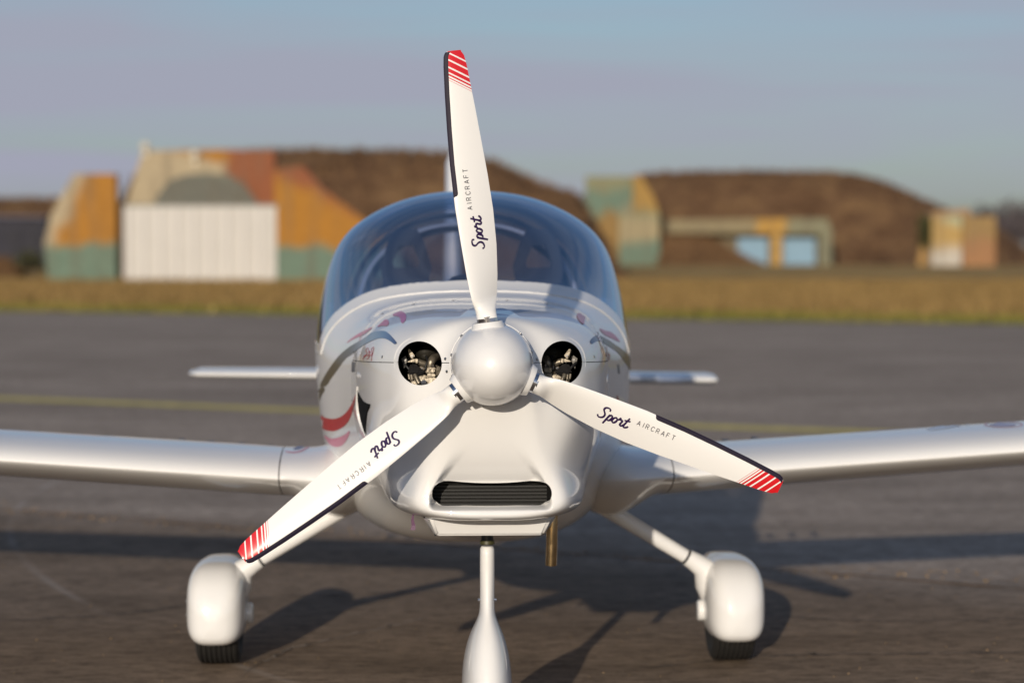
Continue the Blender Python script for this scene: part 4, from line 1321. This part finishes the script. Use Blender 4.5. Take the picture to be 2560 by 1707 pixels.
AF_S = airfoil(30, 0.10, 0.0)
AFsave = AF
AF = AF_S
secs = []
for x in (-1.262, -1.25, -1.22, -0.6, 0.0, 0.6, 1.20, 1.23, 1.242):
    e = abs(x) > 1.235
    z = -0.262 - 0.0135 * (x + 1.25)
    c = 0.58 * (0.86 if e else 1)
    k = 0.45 if e else (0.85 if abs(x) > 1.2 else 1.0)
    secs.append((x, 4.95 + (0.03 if e else 0), z, c, 0, k, k))
wing_loft(secs, 'horizontal_stabiliser', WHITE, root)
v, n = [], len(AF)
for z, L, c, k in ((-0.10, 4.55, 1.05, 1.0), (0.10, 4.85, .80, 1.0), (0.4, 5.0, .66, 1.0), (.74, 5.15, .52, 1.0), (.79, 5.2, .44, .5)):
    for a, t_ in AF: v.append((-0.018 + c * t_ * k * 1.15, L + c * a, z + HZ))
bm = bmesh.new(); vs = [bm.verts.new(p) for p in v]
for j in range(4):
    for k in range(n): bm.faces.new([vs[i] for i in (j * n + k, j * n + (k + 1) % n, (j + 1) * n + (k + 1) % n, (j + 1) * n + k)])
bm.faces.new([vs[4 * n + k] for k in range(n)])
bm_obj('tail_fin', bm, WHITE, root, smooth=True, sharp=60)
AF = AFsave

# ---- main gear
def se_loft(name, secs, mat, parent, n=48, p=3.2, caps=True):
    """superellipse sections: (L, xc, zc, half width, half height up, half height down)"""
    v = []
    for L, xc, zc, a, hu, hd in secs:
        for k in range(n):
            t_ = 2 * math.pi * k / n
            c, s_ = math.cos(t_), math.sin(t_)
            x = math.copysign(abs(c) ** (2 / p), c) * a
            z = math.copysign(abs(s_) ** (2 / p), s_) * (hu if s_ > 0 else hd)
            v.append((xc + x, L, zc + z))
    f = [(j * n + k, j * n + (k + 1) % n, (j + 1) * n + (k + 1) % n, (j + 1) * n + k) for j in range(len(secs) - 1) for k in range(n)]
    if caps: f += [tuple(range(n))[::-1], tuple(range((len(secs) - 1) * n, len(secs) * n))]
    bm = bmesh.new(); vs = [bm.verts.new(q) for q in v]
    for fc in f: bm.faces.new([vs[i] for i in fc])
    return bm_obj(name, bm, mat, parent, smooth=True, sharp=70)


def tyre(name, xc, L, rad, wid, parent, grooves=7):
    prof = []
    w = wid / 2
    edge = [(-w * .80, rad * .62), (-w, rad * .72), (-w * 1.02, rad * .84), (-w * .93, rad * .945)]
    prof += edge
    for k in range(grooves * 4 + 1):
        q = -0.82 + 1.64 * k / (grooves * 4)
        dep = 0.006 if (k % 4) == 2 else 0.0
        prof.append((w * q, rad * (1 - 0.022 * abs(q) ** 3) - dep))
    prof += [(-a, b) for a, b in edge[::-1]]
    n = 72
    bm = bmesh.new()
    rings = [[bm.verts.new((xc + a, L + b * math.cos(2 * math.pi * k / n), rad + b * math.sin(2 * math.pi * k / n))) for k in range(n)] for a, b in prof]
    for r0, r1 in zip(rings, rings[1:]):
        for k in range(n): bm.faces.new((r0[k], r0[(k + 1) % n], r1[(k + 1) % n], r1[k]))
    bm.faces.new(rings[0]); bm.faces.new(rings[-1][::-1])
    return bm_obj(name, bm, RUBBER, parent, smooth=True, sharp=40)


WX = {-1: -0.883, 1: 0.896}
for s in (-1, 1):
    xc = WX[s]
    # fairing
    zc = 0.218
    secs = []
    for L, a, hu, hd, dz in ((1.66, .012, .012, .012, -.055), (1.664, .042, .050, .045, -.052), (1.675, .066, .082, .068, -.046), (1.70, .087, .112, .092, -.034), (1.75, .100, .133, .117, -.017), (1.82, .1050, .139, .137, -.005), (1.90, .1055, .140, .146, 0),
                             (2.0, .1035, .140, .142, 0.0), (2.12, .094, .13, .120, .004), (2.26, .074, .105, .085, .012), (2.42, .042, .068, .05, .025), (2.54, .010, .02, .018, .035)):
        secs.append((L, xc - s * 0.0, zc + dz, a * 0.955, hu, hd))
    pant = se_loft('wheel_fairing', secs, WHITE, root, n=56, p=3.3)
    tyre('tyre', xc - s * 0.004, 1.90, 0.172, 0.145, root)
    # leg
    a0 = Vector((s * 0.40, 1.84, HZ - .545)); a1 = Vector((s * 0.735, 1.875, 0.362)); a2 = Vector((s * 0.80, 1.885, 0.300))
    bm = bmesh.new()
    am = a0.lerp(a1, 0.5)
    bm_tube(bm, [a0, am, a1], [0.029, 0.0265, 0.0245], 24)
    leg = bm_obj('landing_gear_leg', bm, WHITE, root, smooth=True)
    bm = bmesh.new()
    d = (a1 - a0).normalized()
    bm_tube(bm, [a1 - d * .004, a1 + d * .004], 0.0275, 24)
    bm_obj('clamp_band', bm, BLACK, leg, smooth=True)
    bm = bmesh.new()
    bm_tube(bm, [a1 + d * .004, a1 + d * .03, a1 + d * .07, Vector((s * .815, 1.89, .285)), Vector((s * .845, 1.895, .255))], [0.029, 0.032, 0.039, 0.056, 0.074], 28)
    bm_obj('leg_cuff', bm, WHITE, leg, smooth=True)
    # axle cap on the inner side
    bm = bmesh.new()
    xi = xc - s * 0.104
    bm_tube(bm, [(xi + s * .01, 1.90, .172), (xi - s * .012, 1.90, .172), (xi - s * .016, 1.90, .172)], [0.036, 0.036, 0.030], 24)
    bm_obj('axle_cap', bm, WHITE, pant, smooth=True)
    for dz in (.02, -.028):
        bm = bmesh.new()
        xo = xc + s * 0.104
        bm_tube(bm, [(xo, 1.86, .20 + dz), (xo + s * .004, 1.86, .20 + dz)], 0.005, 8)
        bm_obj('screw', bm, STEEL, pant)

# ---- nose gear
bm = bmesh.new(); bm_tube(bm, [(0, .46, HZ - .46), (0, .455, HZ - .535)], 0.0175, 24)
bm_obj('nose_strut_collar', bm, BLACK, root, smooth=True)
bm = bmesh.new(); bm_tube(bm, [(0, .456, HZ - .522), (0, .456, HZ - .527), (0, .456, HZ - .533)], [0.0195, 0.0215, 0.0215], 24)
bm_obj('strut_seal', bm, simple('olive_seal', (0.045, 0.042, 0.012), .5), root, smooth=True)
prof = [(0.576, .0205, .024), (.56, .0208, .025), (.48, .0208, .03), (.42, .0208, .04), (.395, .0212, .05), (.375, .0235, .065), (.35, .032, .095), (.325, .0435, .125), (.295, .055, .155), (.25, .0655, .185), (.20, .0715, .21), (.15, .0725, .22), (.10, .069, .21), (.075, .062, .19), (.068, .045, .16)]
v = []; n = 48
for z, a, b in prof:
    for k in range(n):
        t_ = 2 * math.pi * k / n
        c, s_ = math.cos(t_), math.sin(t_)
        pw = 2.0 if z > .37 else 2.35
        x = math.copysign(abs(c) ** (2 / pw), c) * a
        y = math.copysign(abs(s_) ** (2 / pw), s_) * b
        v.append((x, .456 + y + max(0, b - .024) * .25, z))
bm = bmesh.new(); vs = [bm.verts.new(q) for q in v]
for j in range(len(prof) - 1):
    for k in range(n): bm.faces.new([vs[i] for i in (j * n + k, j * n + (k + 1) % n, (j + 1) * n + (k + 1) % n, (j + 1) * n + k)])
bm.faces.new([vs[k] for k in range(n)]); bm.faces.new([vs[(len(prof) - 1) * n + k] for k in range(n)])
nose = bm_obj('nose_wheel_fairing', bm, WHITE, root, smooth=True, sharp=60)
sub_ = nose.modifiers.new('sub', 'SUBSURF'); sub_.levels = 1; sub_.render_levels = 1
tyre('tyre', 0, .50, 0.152, 0.088, root)
for s in (-1, 1):
    bm = bmesh.new(); bm_tube(bm, [(s * .018, .45, .420), (s * .027, .448, .420)], 0.0042, 10)
    bm_obj('bolt', bm, CHROME, nose)
    for z in (.165, .14):
        bm = bmesh.new(); bm_tube(bm, [(s * .070, .45, z), (s * .0745, .45, z)], 0.003, 8)
        bm_obj('screw', bm, STEEL, nose)

# ---- spinner
BASE = [97.0, 217.3, 337.0]
sp_prof = [(-0.148, .0005), (-.1475, .010), (-.145, .022), (-.139, .036), (-.129, .051), (-.114, .066), (-.095, .080), (-.072, .0915), (-.046, .100), (-.018, .106), (.010, .1095), (.040, .1115), (.058, .1122)]
n = 120
v = []
for L, r in nspline(sp_prof, np.linspace(0, len(sp_prof) - 1, 60)):
    for k in range(n):
        a = 2 * math.pi * k / n
        v.append((r * math.cos(a), L, r * math.sin(a) + HZ))
f = [(j * n + k, j * n + (k + 1) % n, (j + 1) * n + (k + 1) % n, (j + 1) * n + k) for j in range(59) for k in range(n)]
bm = bmesh.new(); vs = [bm.verts.new(q) for q in v]
for fc in f: bm.faces.new([vs[i] for i in fc])
spinner = bm_obj('spinner', bm, WHITE_SPIN, root, smooth=True)
bm = bmesh.new(); ro = bm_tube(bm, [(0, .0565, HZ), (0, .058, HZ), (0, .074, HZ), (0, .0755, HZ)], [0.1128, .1143, .1143, .1128], 96)
bm_obj('back_plate', bm, WHITE, spinner, smooth=True)
for k in range(12):
    a = R(17 + 30 * k)
    if min(abs((math.degrees(a) - b + 180) % 360 - 180) for b in BASE) < 16: continue
    bm = bmesh.new(); q = Vector((math.cos(a), 0, math.sin(a)))
    c = Vector((0, .046, HZ)) + q * .1115
    bm_tube(bm, [c, c + q * .0022, c + q * .003], [0.0042, .0042, .0028], 10)
    bm_obj('screw', bm, STEEL, spinner)

# ---- propeller blades (local: x along blade, y toward leading edge, z toward the nose)
PXM = 861.0
le = np.array([(128, 26), (165, 31), (203.7, 34.4), (284.8, 38.5), (365.8, 41.7), (466.5, 41.0), (546.7, 37.6), (626.7, 32.8), (690, 27.8), (712, 25), (721, 21), (724.5, 15)]) / PXM
te = np.array([(128, -24), (165, -31.5), (203.7, -37.5), (274.7, -43.8), (355, -45.7), (436, -42.8), (517, -37.6), (588, -33), (639, -29.2), (690, -25.4), (712, -22), (722, -16)]) / PXM
stn = np.concatenate([np.array([108, 116, 122]), np.linspace(128, 712, 60), np.array([716, 719, 721.5, 723.3, 724.4])]) / PXM
RT = 23.5 / PXM
AFB = airfoil(36, 0.10, 0.045)
rows = []
for r in stn:
    yl = np.interp(r, le[:, 0], le[:, 1]); yt = np.interp(r, te[:, 0], te[:, 1])
    if r * PXM < 150:
        q = smooth01(np.array([(150 - r * PXM) / 36]))[0]
        yl = yl * (1 - q) + RT * q; yt = yt * (1 - q) - RT * q
    phi = math.atan(1.15 / (2 * math.pi * r)) * 0.85
    phi = min(phi, R(38))
    c = (yl - yt)
    thk = 1.0 + 1.6 * max(0, (0.30 - r) / 0.30) ** 1.2
    cr = 1.0 if r * PXM >= 150 else 1 - smooth01(np.array([(150 - r * PXM) / 40]))[0]
    row = []
    for j, (a, t_) in enumerate(AFB):
        y = yl - a * c
        w = (0.38 - a) * c * math.tan(phi) * (0.25 + 0.75 * cr) * cr + t_ * c * thk
        # round shank
        ang = math.acos(max(-1, min(1, (yl + yt) / 2 and (y - (yl + yt) / 2) / (c / 2))))
        wc = math.sin(ang) * c / 2 * (1 if j < 36 else -1)
        row.append((r, y, w * cr + wc * (1 - cr)))
    rows.append(row)
rows = np.array(rows)
nb = rows.shape[1]
bv = [tuple(p) for row in rows for p in row]
bf = [(j * nb + k, j * nb + (k + 1) % nb, (j + 1) * nb + (k + 1) % nb, (j + 1) * nb + k) for j in range(len(rows) - 1) for k in range(nb)]
bf += [tuple((len(rows) - 1) * nb + k for k in range(nb))]
BL_BVH = BVHTree.FromPolygons(bv, bf)


def on_blade(x, y, off=0.0007):
    r = BL_BVH.ray_cast(Vector((x, y, 0.5)), Vector((0, 0, -1)))
    return (x, y, r[0].z + off) if r[0] is not None else None


# leading-edge guard: wraps front and back of the nose of the section
gv_, gf_ = [], []
rr = np.linspace(391 / PXM, 722.5 / PXM, 110)
cols = 9
for i, r in enumerate(rr):
    yl = np.interp(r, le[:, 0], le[:, 1])
    w = 10.6 / PXM * min(1.0, math.sqrt(max(0.0, 1 - ((r - rr[0]) * PXM - 9) ** 2 / 81.0)) if (r - rr[0]) * PXM < 9 else 1.0)
    w = max(w, 0.0006)
    for k in range(cols):
        y = yl + 0.0006 - (w + 0.0006) * k / (cols - 1)
        q = on_blade(r, min(y, yl - 0.0003), 0.0006)
        if q is None: q = gv_[-1] if gv_ else (r, y, 0)
        gv_.append((r, y, q[2]))
for i in range(len(rr) - 1):
    for k in range(cols - 1):
        gf_.append((i * cols + k, i * cols + k + 1, (i + 1) * cols + k + 1, (i + 1) * cols + k))


def crspline(pts, per=10):
    return nspline(pts, np.linspace(0, len(pts) - 1, (len(pts) - 1) * per + 1))


def ribbon(pts, wid, to3d, V, F, taper=True):
    pts = np.asarray(pts)
    t_ = np.gradient(pts, axis=0); t_ /= np.linalg.norm(t_, axis=1, keepdims=True) + 1e-9
    nn = np.stack([-t_[:, 1], t_[:, 0]], 1)
    m = len(pts)
    prev = None
    for i in range(m):
        q = i / (m - 1)
        w = wid(q, t_[i]) if callable(wid) else wid
        a, c = to3d(*(pts[i] + nn[i] * w / 2)), to3d(*(pts[i] - nn[i] * w / 2))
        if a is None or c is None: prev = None; continue
        V += [a, c]
        cur = (len(V) - 2, len(V) - 1)
        if prev: F.append((prev[0], cur[0], cur[1], prev[1]))
        prev = cur


SPORT = [
    [(0.72, 0.80), (0.70, 0.98), (0.50, 1.02), (0.30, 0.95), (0.24, 0.76), (0.36, 0.58), (0.47, 0.38), (0.42, 0.15), (0.22, 0.02), (0.02, 0.04), (-0.06, 0.20)],
    [(0.86, 0.56), (0.76, 0.20), (0.60, -0.38)],
    [(0.76, 0.20), (0.86, 0.44), (1.00, 0.54), (1.10, 0.40), (1.02, 0.14), (0.88, 0.03), (0.76, 0.10)],
    [(0.98, 0.08), (1.12, 0.18), (1.26, 0.36)],
    [(1.42, 0.53), (1.26, 0.42), (1.20, 0.18), (1.30, 0.03), (1.46, 0.12), (1.54, 0.36), (1.44, 0.52), (1.42, 0.53)],
    [(1.46, 0.50), (1.60, 0.43), (1.70, 0.52), (1.76, 0.62), (1.80, 0.48), (1.92, 0.50), (2.00, 0.46)],
    [(2.00, 0.46), (1.90, 0.20), (1.92, 0.04), (2.06, 0.06), (2.20, 0.26)],
    [(2.42, 0.92), (2.26, 0.40), (2.20, 0.10), (2.30, 0.01), (2.48, 0.10), (2.56, 0.22)],
    [(2.08, 0.60), (2.30, 0.62), (2.58, 0.68)],
]
LET = {'A': [[(0, 0), (.35, 1), (.7, 0)], [(.12, .32), (.58, .32)]], 'I': [[(.2, 0), (.2, 1)]],
       'R': [[(0, 0), (0, 1)], [(0, 1), (.42, 1), (.58, .9), (.6, .75), (.55, .58), (.42, .5), (0, .5)], [(.36, .5), (.62, 0)]],
       'C': [[(.68, .8), (.52, .96), (.32, 1), (.12, .86), (.02, .5), (.12, .14), (.32, 0), (.52, .04), (.68, .2)]],
       'F': [[(0, 0), (0, 1), (.58, 1)], [(0, .52), (.5, .52)]], 'T': [[(.32, 0), (.32, 1)], [(0, 1), (.64, 1)]]}


def dense(pl, step=0.12):
    out = []
    for a, b in zip(pl, pl[1:]):
        a, b = np.array(a), np.array(b)
        k = max(1, int(np.linalg.norm(b - a) / step))
        out += [a + (b - a) * i / k for i in range(k)]
    return np.array(out + [np.array(pl[-1])])


SV, SF = [], []
SX, SY = 0.0335, 0.0315
for st in SPORT:
    c = crspline(st, 9) if len(st) > 2 else dense(st)
    pts = np.stack([0.3115 + (c[:, 0] + 0.05) * SX, -0.0175 + c[:, 1] * SY], 1)
    ribbon(pts, lambda q, t: 0.0034 + 0.0026 * abs(t[0] * 0.45 + t[1] * 0.9) * (0.55 + 0.45 * math.sin(math.pi * min(1, max(0, q)))), on_blade, SV, SF)
AV, AF_ = [], []
xo = 0.4175
for ch in 'AIRCRAFT':
    for st in LET[ch]:
        d = dense(st)
        ribbon(np.stack([xo + d[:, 0] * 0.0122, 0.0030 + d[:, 1] * 0.0125], 1), 0.0019, on_blade, AV, AF_)
    xo += 0.0098 if ch == 'I' else 0.0151

blade_me = guard_me = sport_me = air_me = fer_me = boss_me = None
for i, th in enumerate(BASE):
    a = R(th)
    M = Matrix(((math.cos(a), -math.sin(a), 0, 0), (0, 0, -1, 0), (math.sin(a), math.cos(a), 0, HZ), (0, 0, 0, 1)))
    if i == 0:
        bm = bmesh.new(); vs = [bm.verts.new(p) for p in bv]
        for fc in bf: bm.faces.new([vs[k] for k in fc])
        bl = bm_obj('propeller_blade', bm, BLADE, root, smooth=True, sharp=50)
        gd = mesh_obj('edge_guard', gv_, gf_, EDGE, bl)
        sp = mesh_obj('script_lettering', SV, SF, INK, bl, smooth=False)
        ai = mesh_obj('capital_lettering', AV, AF_, INKG, bl, smooth=False)
        bm = bmesh.new(); bm_tube(bm, [(.085, 0, 0), (.1130, 0, 0), (.114, 0, 0), (.1250, 0, 0), (.1295, 0, 0), (.1305, 0, 0)], [.0265, .0265, .0278, .0278, .0278, .0262], 48)
        fe = bm_obj('ferrule', bm, CHROME, bl, smooth=True)
        bm = bmesh.new()
        ro = bm_tube(bm, [(.080, 0, 0), (.098, 0, 0), (.1135, 0, 0), (.1155, 0, 0)], [.052, .0455, .0405, .0392], 48, caps=False)
        ri = bm_tube(bm, [(.1155, 0, 0), (.1130, 0, 0), (.085, 0, 0)], [.0375, .035, .034], 48, caps=False)
        for k in range(48): bm.faces.new((ro[-1][k], ro[-1][(k + 1) % 48], ri[0][(k + 1) % 48], ri[0][k]))
        bo = bm_obj('blade_collar', bm, WHITE, bl, smooth=True, sharp=60)
        bm = bmesh.new(); bm_tube(bm, [(.09, 0, 0), (.0905, 0, 0)], .0335, 40)
        dk = bm_obj('collar_seal', bm, BLACK, bl)
        parts = [gd, sp, ai, fe, bo, dk]
    else:
        b2 = bl.copy(); COL.objects.link(b2); b2.parent = root
        for ch in parts:
            c = ch.copy(); COL.objects.link(c); c.parent = b2
        cur = b2
    (bl if i == 0 else cur).matrix_local = M

# ---- cowling screws
CB = BVHTree.FromPolygons(allv, allf)
for px_, pz in ((-0.124, 0.012), (0.124, 0.010), (-0.2975, 0.008), (0.297, 0.008), (-0.12, -0.022)):
    r = CB.ray_cast(Vector((px_, -.5, pz)), Vector((0, 1, 0)))
    if r[0] is None: continue
    bm = bmesh.new(); q = Vector(r[1]);  q = q if q.y < 0 else -q
    c = r[0] + Vector((0, 0, HZ))
    bm_tube(bm, [c - q * .001, c + q * .0016, c + q * .0022], [.0042, .0042, .003], 12)
    bm_obj('screw', bm, STEEL, up_o, smooth=True)

iu = int(np.argmin(np.abs(G[:, 0, 1] - 1.122)))
for jv in list(range(10, 100, 16)) + list(range(336 - 90, 336, 16)):
    c = Vector(G[iu, jv]) + Vector((0, 0, HZ)); q = Vector(NRM[iu, jv])
    bm = bmesh.new()
    bm_tube(bm, [c - q * .001, c + q * .0012, c + q * .0018], [.0045, .0045, .003], 10)
    bm_obj('screw', bm, STEEL, up_o, smooth=True)
# ---- side gill: black slot with a thin white scoop lip
Mloc = Matrix.Translation((HUB.x, HUB.y, HUB.z)) @ Matrix.Rotation(YAW, 4, 'Z')
Minv = Mloc.inverted()
camL = Minv @ CAM
ALLV = allv + FUS_BVH_V
ALLF = allf + [tuple(i + len(allv) for i in f) for f in FUS_F]
AIR_BVH = BVHTree.FromPolygons(ALLV, ALLF)
cp, sp_ = math.cos(PITCH), math.sin(PITCH)


def sight(px, py):
    """unit direction, in the hub frame, from the viewpoint the paint layout was measured at"""
    a, b = (px - 1176) / 5553, -(py - 784) / 5553
    d = Vector((a, cp + b * sp_, -sp_ + b * cp))
    return (Minv.to_3x3() @ d).normalized()


def on_skin(px, py, off=0.0012, bvh=None):
    r = (bvh or AIR_BVH).ray_cast(camL, sight(px, py))
    if r[0] is None: return None
    n_ = r[1] if r[1].dot(sight(px, py)) < 0 else -r[1]
    return r[0] + n_ * off


def inside(p, poly):
    c = False
    for (x0, y0), (x1, y1) in zip(poly, list(poly[1:]) + [poly[0]]):
        if (y0 > p[1]) != (y1 > p[1]) and p[0] < (x1 - x0) * (p[1] - y0) / (y1 - y0) + x0: c = not c
    return c


def decal(name, poly, mat, step=4.0, off=0.0012, smooth_poly=True, parent=root, bvh=None, span=0.14):
    """paint patch laid on the skin: outline smoothed, meshed finely and set 1 mm proud"""
    P_ = np.array(poly, float)
    if smooth_poly:
        ext = np.concatenate([P_[-3:], P_, P_[:3]])
        P_ = nspline(ext, np.linspace(3, 3 + len(poly), len(poly) * 7 + 1))[:-1]
    pl = [tuple(p) for p in P_]
    lo, hi = P_.min(0), P_.max(0)
    pts = [Vector(p) for p in pl]
    for x in np.arange(lo[0], hi[0], step):
        for y in np.arange(lo[1], hi[1], step):
            if inside((x, y), pl) and min((x - a) ** 2 + (y - b) ** 2 for a, b in pl) > (step * .45) ** 2: pts.append(Vector((x, y)))
    res = delaunay_2d_cdt(pts, [(i, (i + 1) % len(pl)) for i in range(len(pl))], [], 0, 1e-4)
    V, idx = [], {}
    for i, c in enumerate(res[0]):
        q = on_skin(c.x, c.y, off, bvh)
        if q is not None: idx[i] = len(V); V.append(q + Vector((0, 0, HZ)))
    F = []
    for fc in res[2]:
        if not all(i in idx for i in fc): continue
        m = sum((res[0][i] for i in fc), Vector((0, 0))) / len(fc)
        if not inside(m, pl): continue
        t3 = [V[idx[i]] for i in fc]
        if max((a - b).length for a in t3 for b in t3) > span: continue
        F.append([idx[i] for i in fc])
    if not F: return None
    return mesh_obj(name, V, F, mat, parent, smooth=True)


c1 = lambda pts: [(716.6 + x * .1406, 698.3 + y * .1406) for x, y in pts]
c2 = lambda pts: [(1194.4 + x * .1406, 698.3 + y * .1406) for x, y in pts]
c3 = lambda pts: [(588 + x * .1993, 863.7 + y * .1993) for x, y in pts]
SW_L = swoosh_mat('blue_grey_fade_paint', [(0, (.085, .068, .035)), (.25, (.11, .085, .04)), (.45, (.13, .12, .10)), (.6, (.20, .25, .30)), (.72, (.23, .33, .42)), (.86, (.12, .20, .34)), (1, (.015, .025, .10))], 'X', -0.55, -0.245)
SW_R = swoosh_mat('blue_bronze_fade_paint', [(0, (.015, .03, .12)), (.12, (.10, .17, .30)), (.26, (.20, .22, .25)), (.45, (.16, .15, .14)), (.62, (.22, .14, .03)), (.82, (.22, .14, .03)), (1, (.12, .11, .09))], 'X', 0.28, 0.57)
decal('blue_stripe', c1([(1388, 630), (1370, 655), (1340, 650), (1250, 588), (1130, 557), (1000, 590), (880, 650), (760, 730), (640, 830), (540, 905), (400, 1100), (300, 1235), (235, 1330), (140, 1340), (205, 1180), (300, 1030), (430, 860), (560, 740), (700, 645), (800, 595), (880, 540), (980, 470), (1100, 440), (1210, 452), (1310, 535)]), SW_L, 4)
decal('blue_stripe', c1([(120, 1385), (210, 1380), (165, 1480), (130, 1570), (95, 1570)]), SW_L, 4)
decal('pink_stripe', c1([(1320, 182), (1400, 132), (1480, 126), (1535, 180), (1530, 260), (1495, 305), (1465, 308), (1448, 255), (1410, 205)]), PINK, 4)
decal('pink_stripe', c1([(1070, 372), (1130, 312), (1200, 255), (1250, 275), (1255, 325), (1215, 358), (1150, 355)]), PINK2, 3)
decal('pink_stripe', c1([(570, 636), (640, 568), (760, 488), (870, 428), (985, 380), (900, 462), (780, 530), (660, 582)]), PINK2, 3)
decal('red_stripe', c3([(732, 395), (765, 450), (820, 482), (900, 490), (1000, 452), (1075, 372), (1120, 285), (1158, 200), (1150, 270), (1115, 400), (1075, 505), (1000, 588), (900, 630), (820, 624), (755, 565)]), RED, 4)
decal('pink_stripe', c3([(788, 680), (850, 712), (950, 706), (1030, 668), (1082, 628), (1062, 705), (1000, 790), (930, 812), (850, 778)]), PINK2, 4)
decal('pink_stripe', c2([(925, 190), (970, 155), (1020, 185), (1062, 225), (1048, 285), (1038, 330), (975, 290)]), PINK2, 1.2, off=0.002, span=0.4)
decal('pink_stripe', c2([(1300, 398), (1380, 430), (1465, 452), (1560, 522), (1628, 618), (1500, 560), (1360, 488)]), PINK2, 3)
decal('blue_stripe', c2([(1140, 615), (1180, 552), (1255, 508), (1330, 525), (1450, 590), (1560, 668), (1690, 760), (1830, 930), (1900, 1120), (1905, 1300), (1865, 1270), (1800, 1090), (1700, 935), (1600, 800), (1450, 690), (1350, 630), (1280, 602), (1205, 632), (1165, 652)]), SW_R, 3)
decal('red_stripe', c2([(1578, 1500), (1590, 1500), (1610, 1580), (1585, 1590)]), RED, 2)
# registration placard blocks by the seam
for pts in ([(655, 950), (708, 950), (695, 1110), (648, 1110)],):
    decal('placard', c1(pts), INKG, 2, smooth_poly=False)
decal('placard', c2([(1588, 985), (1612, 985), (1628, 1135), (1602, 1135)]), INKG, 2, smooth_poly=False)


def strokes(name, lines, conv, mat, wid):
    V, F = [], []
    for st in lines:
        c = np.array(conv(crspline(st, 6)))
        def to3(x, y):
            q = on_skin(x, y, 0.0014)
            return None if q is None else q + Vector((0, 0, HZ))
        ribbon(c, wid, to3, V, F)
    if F: mesh_obj(name, V, F, mat, root, smooth=False)


SIG = [[(920, 710), (885, 760), (905, 800), (880, 850), (840, 885)], [(870, 850), (900, 825), (920, 850), (935, 800), (925, 730)], [(935, 800), (950, 770), (945, 850), (900, 900)],
       [(1015, 700), (975, 740), (985, 785), (975, 840), (950, 830)], [(1015, 720), (1000, 790), (985, 850), (975, 930)], [(840, 910), (850, 870), (870, 830)]]
strokes('signature', SIG, c1, RED, 1.1)
SIG2 = [[(1400, 690), (1415, 760), (1405, 830), (1430, 870)], [(1430, 780), (1445, 850), (1420, 900)], [(1455, 800), (1460, 860), (1445, 920)], [(1410, 840), (1440, 820), (1470, 850)]]
strokes('signature', SIG2, c2, RED, 1.3)
# black gill slot and its scoop lip, and film-edge details
decal('side_vent', c3([(1176, 155), (1195, 215), (1240, 285), (1285, 312), (1322, 322), (1318, 350), (1285, 430), (1275, 520), (1272, 690), (1245, 620), (1210, 500), (1190, 400), (1178, 280)]), VOID, 3, off=0.002, smooth_poly=False)
V, F = [], []
lipc = c3(crspline([(1170, 118), (1172, 250), (1182, 380), (1205, 510), (1240, 620), (1270, 695)], 8))
for i, (x, y) in enumerate(lipc):
    b0 = on_skin(x, y, 0.0)
    if b0 is None: continue
    h = 0.007 * math.sin(math.pi * (0.06 + 0.88 * i / (len(lipc) - 1)))
    n0 = (Vector((-0.92, -0.38, 0.0))).normalized()
    V += [b0 + Vector((0, 0.0, HZ)), b0 + n0 * h + Vector((0, 0, HZ)), b0 + n0 * h + Vector((-.002, .004, HZ)), b0 + Vector((-.004, .012, HZ))]
for i in range(len(V) // 4 - 1):
    for k in range(3): F.append((i * 4 + k, i * 4 + k + 1, i * 4 + 5 + k, i * 4 + 4 + k))
mesh_obj('vent_lip', V, F, WHITE, lo_o)

# ---- round emblem on the right wing, streaks on the left root fairing
def bvh_of(o):
    return BVHTree.FromPolygons([v.co - Vector((0, 0, HZ)) for v in o.data.vertices], [tuple(p.vertices) for p in o.data.polygons])


wb, fb = bvh_of(WINGS[1]), bvh_of(FAIRS[-1])
el_ = lambda cx, cy, rx, ry, a0=0, a1=360, n=40: [(cx + rx * math.cos(R(a0 + (a1 - a0) * k / n)), cy + ry * math.sin(R(a0 + (a1 - a0) * k / n))) for k in range(n)]
ring_o, ring_i = el_(2305, 975, 45, 7.2, 0, 358), el_(2305, 975, 40, 5.9, 0, 358)
decal('emblem_ring', ring_o + ring_i[::-1], simple('washed_rose_print', (0.62, 0.42, 0.48), 0.4), 3, smooth_poly=False, parent=WINGS[1], bvh=wb)
PALEINK = simple('washed_navy_print', (0.36, 0.35, 0.48), 0.4)
decal('emblem', [(2270, 976), (2290, 971), (2300, 968), (2312, 972), (2335, 974), (2330, 978), (2305, 980), (2285, 979)], PALEINK, 2, smooth_poly=False, parent=WINGS[1], bvh=wb)
decal('emblem_streak', [(2130, 985), (2180, 976), (2240, 971), (2200, 979), (2150, 987)], simple('pale_blue_print', (0.55, 0.62, 0.74), 0.4), 3, parent=WINGS[1], bvh=wb)
decal('emblem', c3([(430, 835), (520, 800), (640, 765), (650, 772), (560, 812), (480, 842)]), simple('slate_blue_print', (0.12, 0.14, 0.28), 0.4), 2, parent=FAIRS[-1], bvh=fb)
decal('emblem_ring', c3([(345, 862), (430, 872), (520, 852), (600, 812), (655, 790), (610, 820), (530, 866), (430, 884), (350, 872)]), PINK2, 2, parent=FAIRS[-1], bvh=fb)
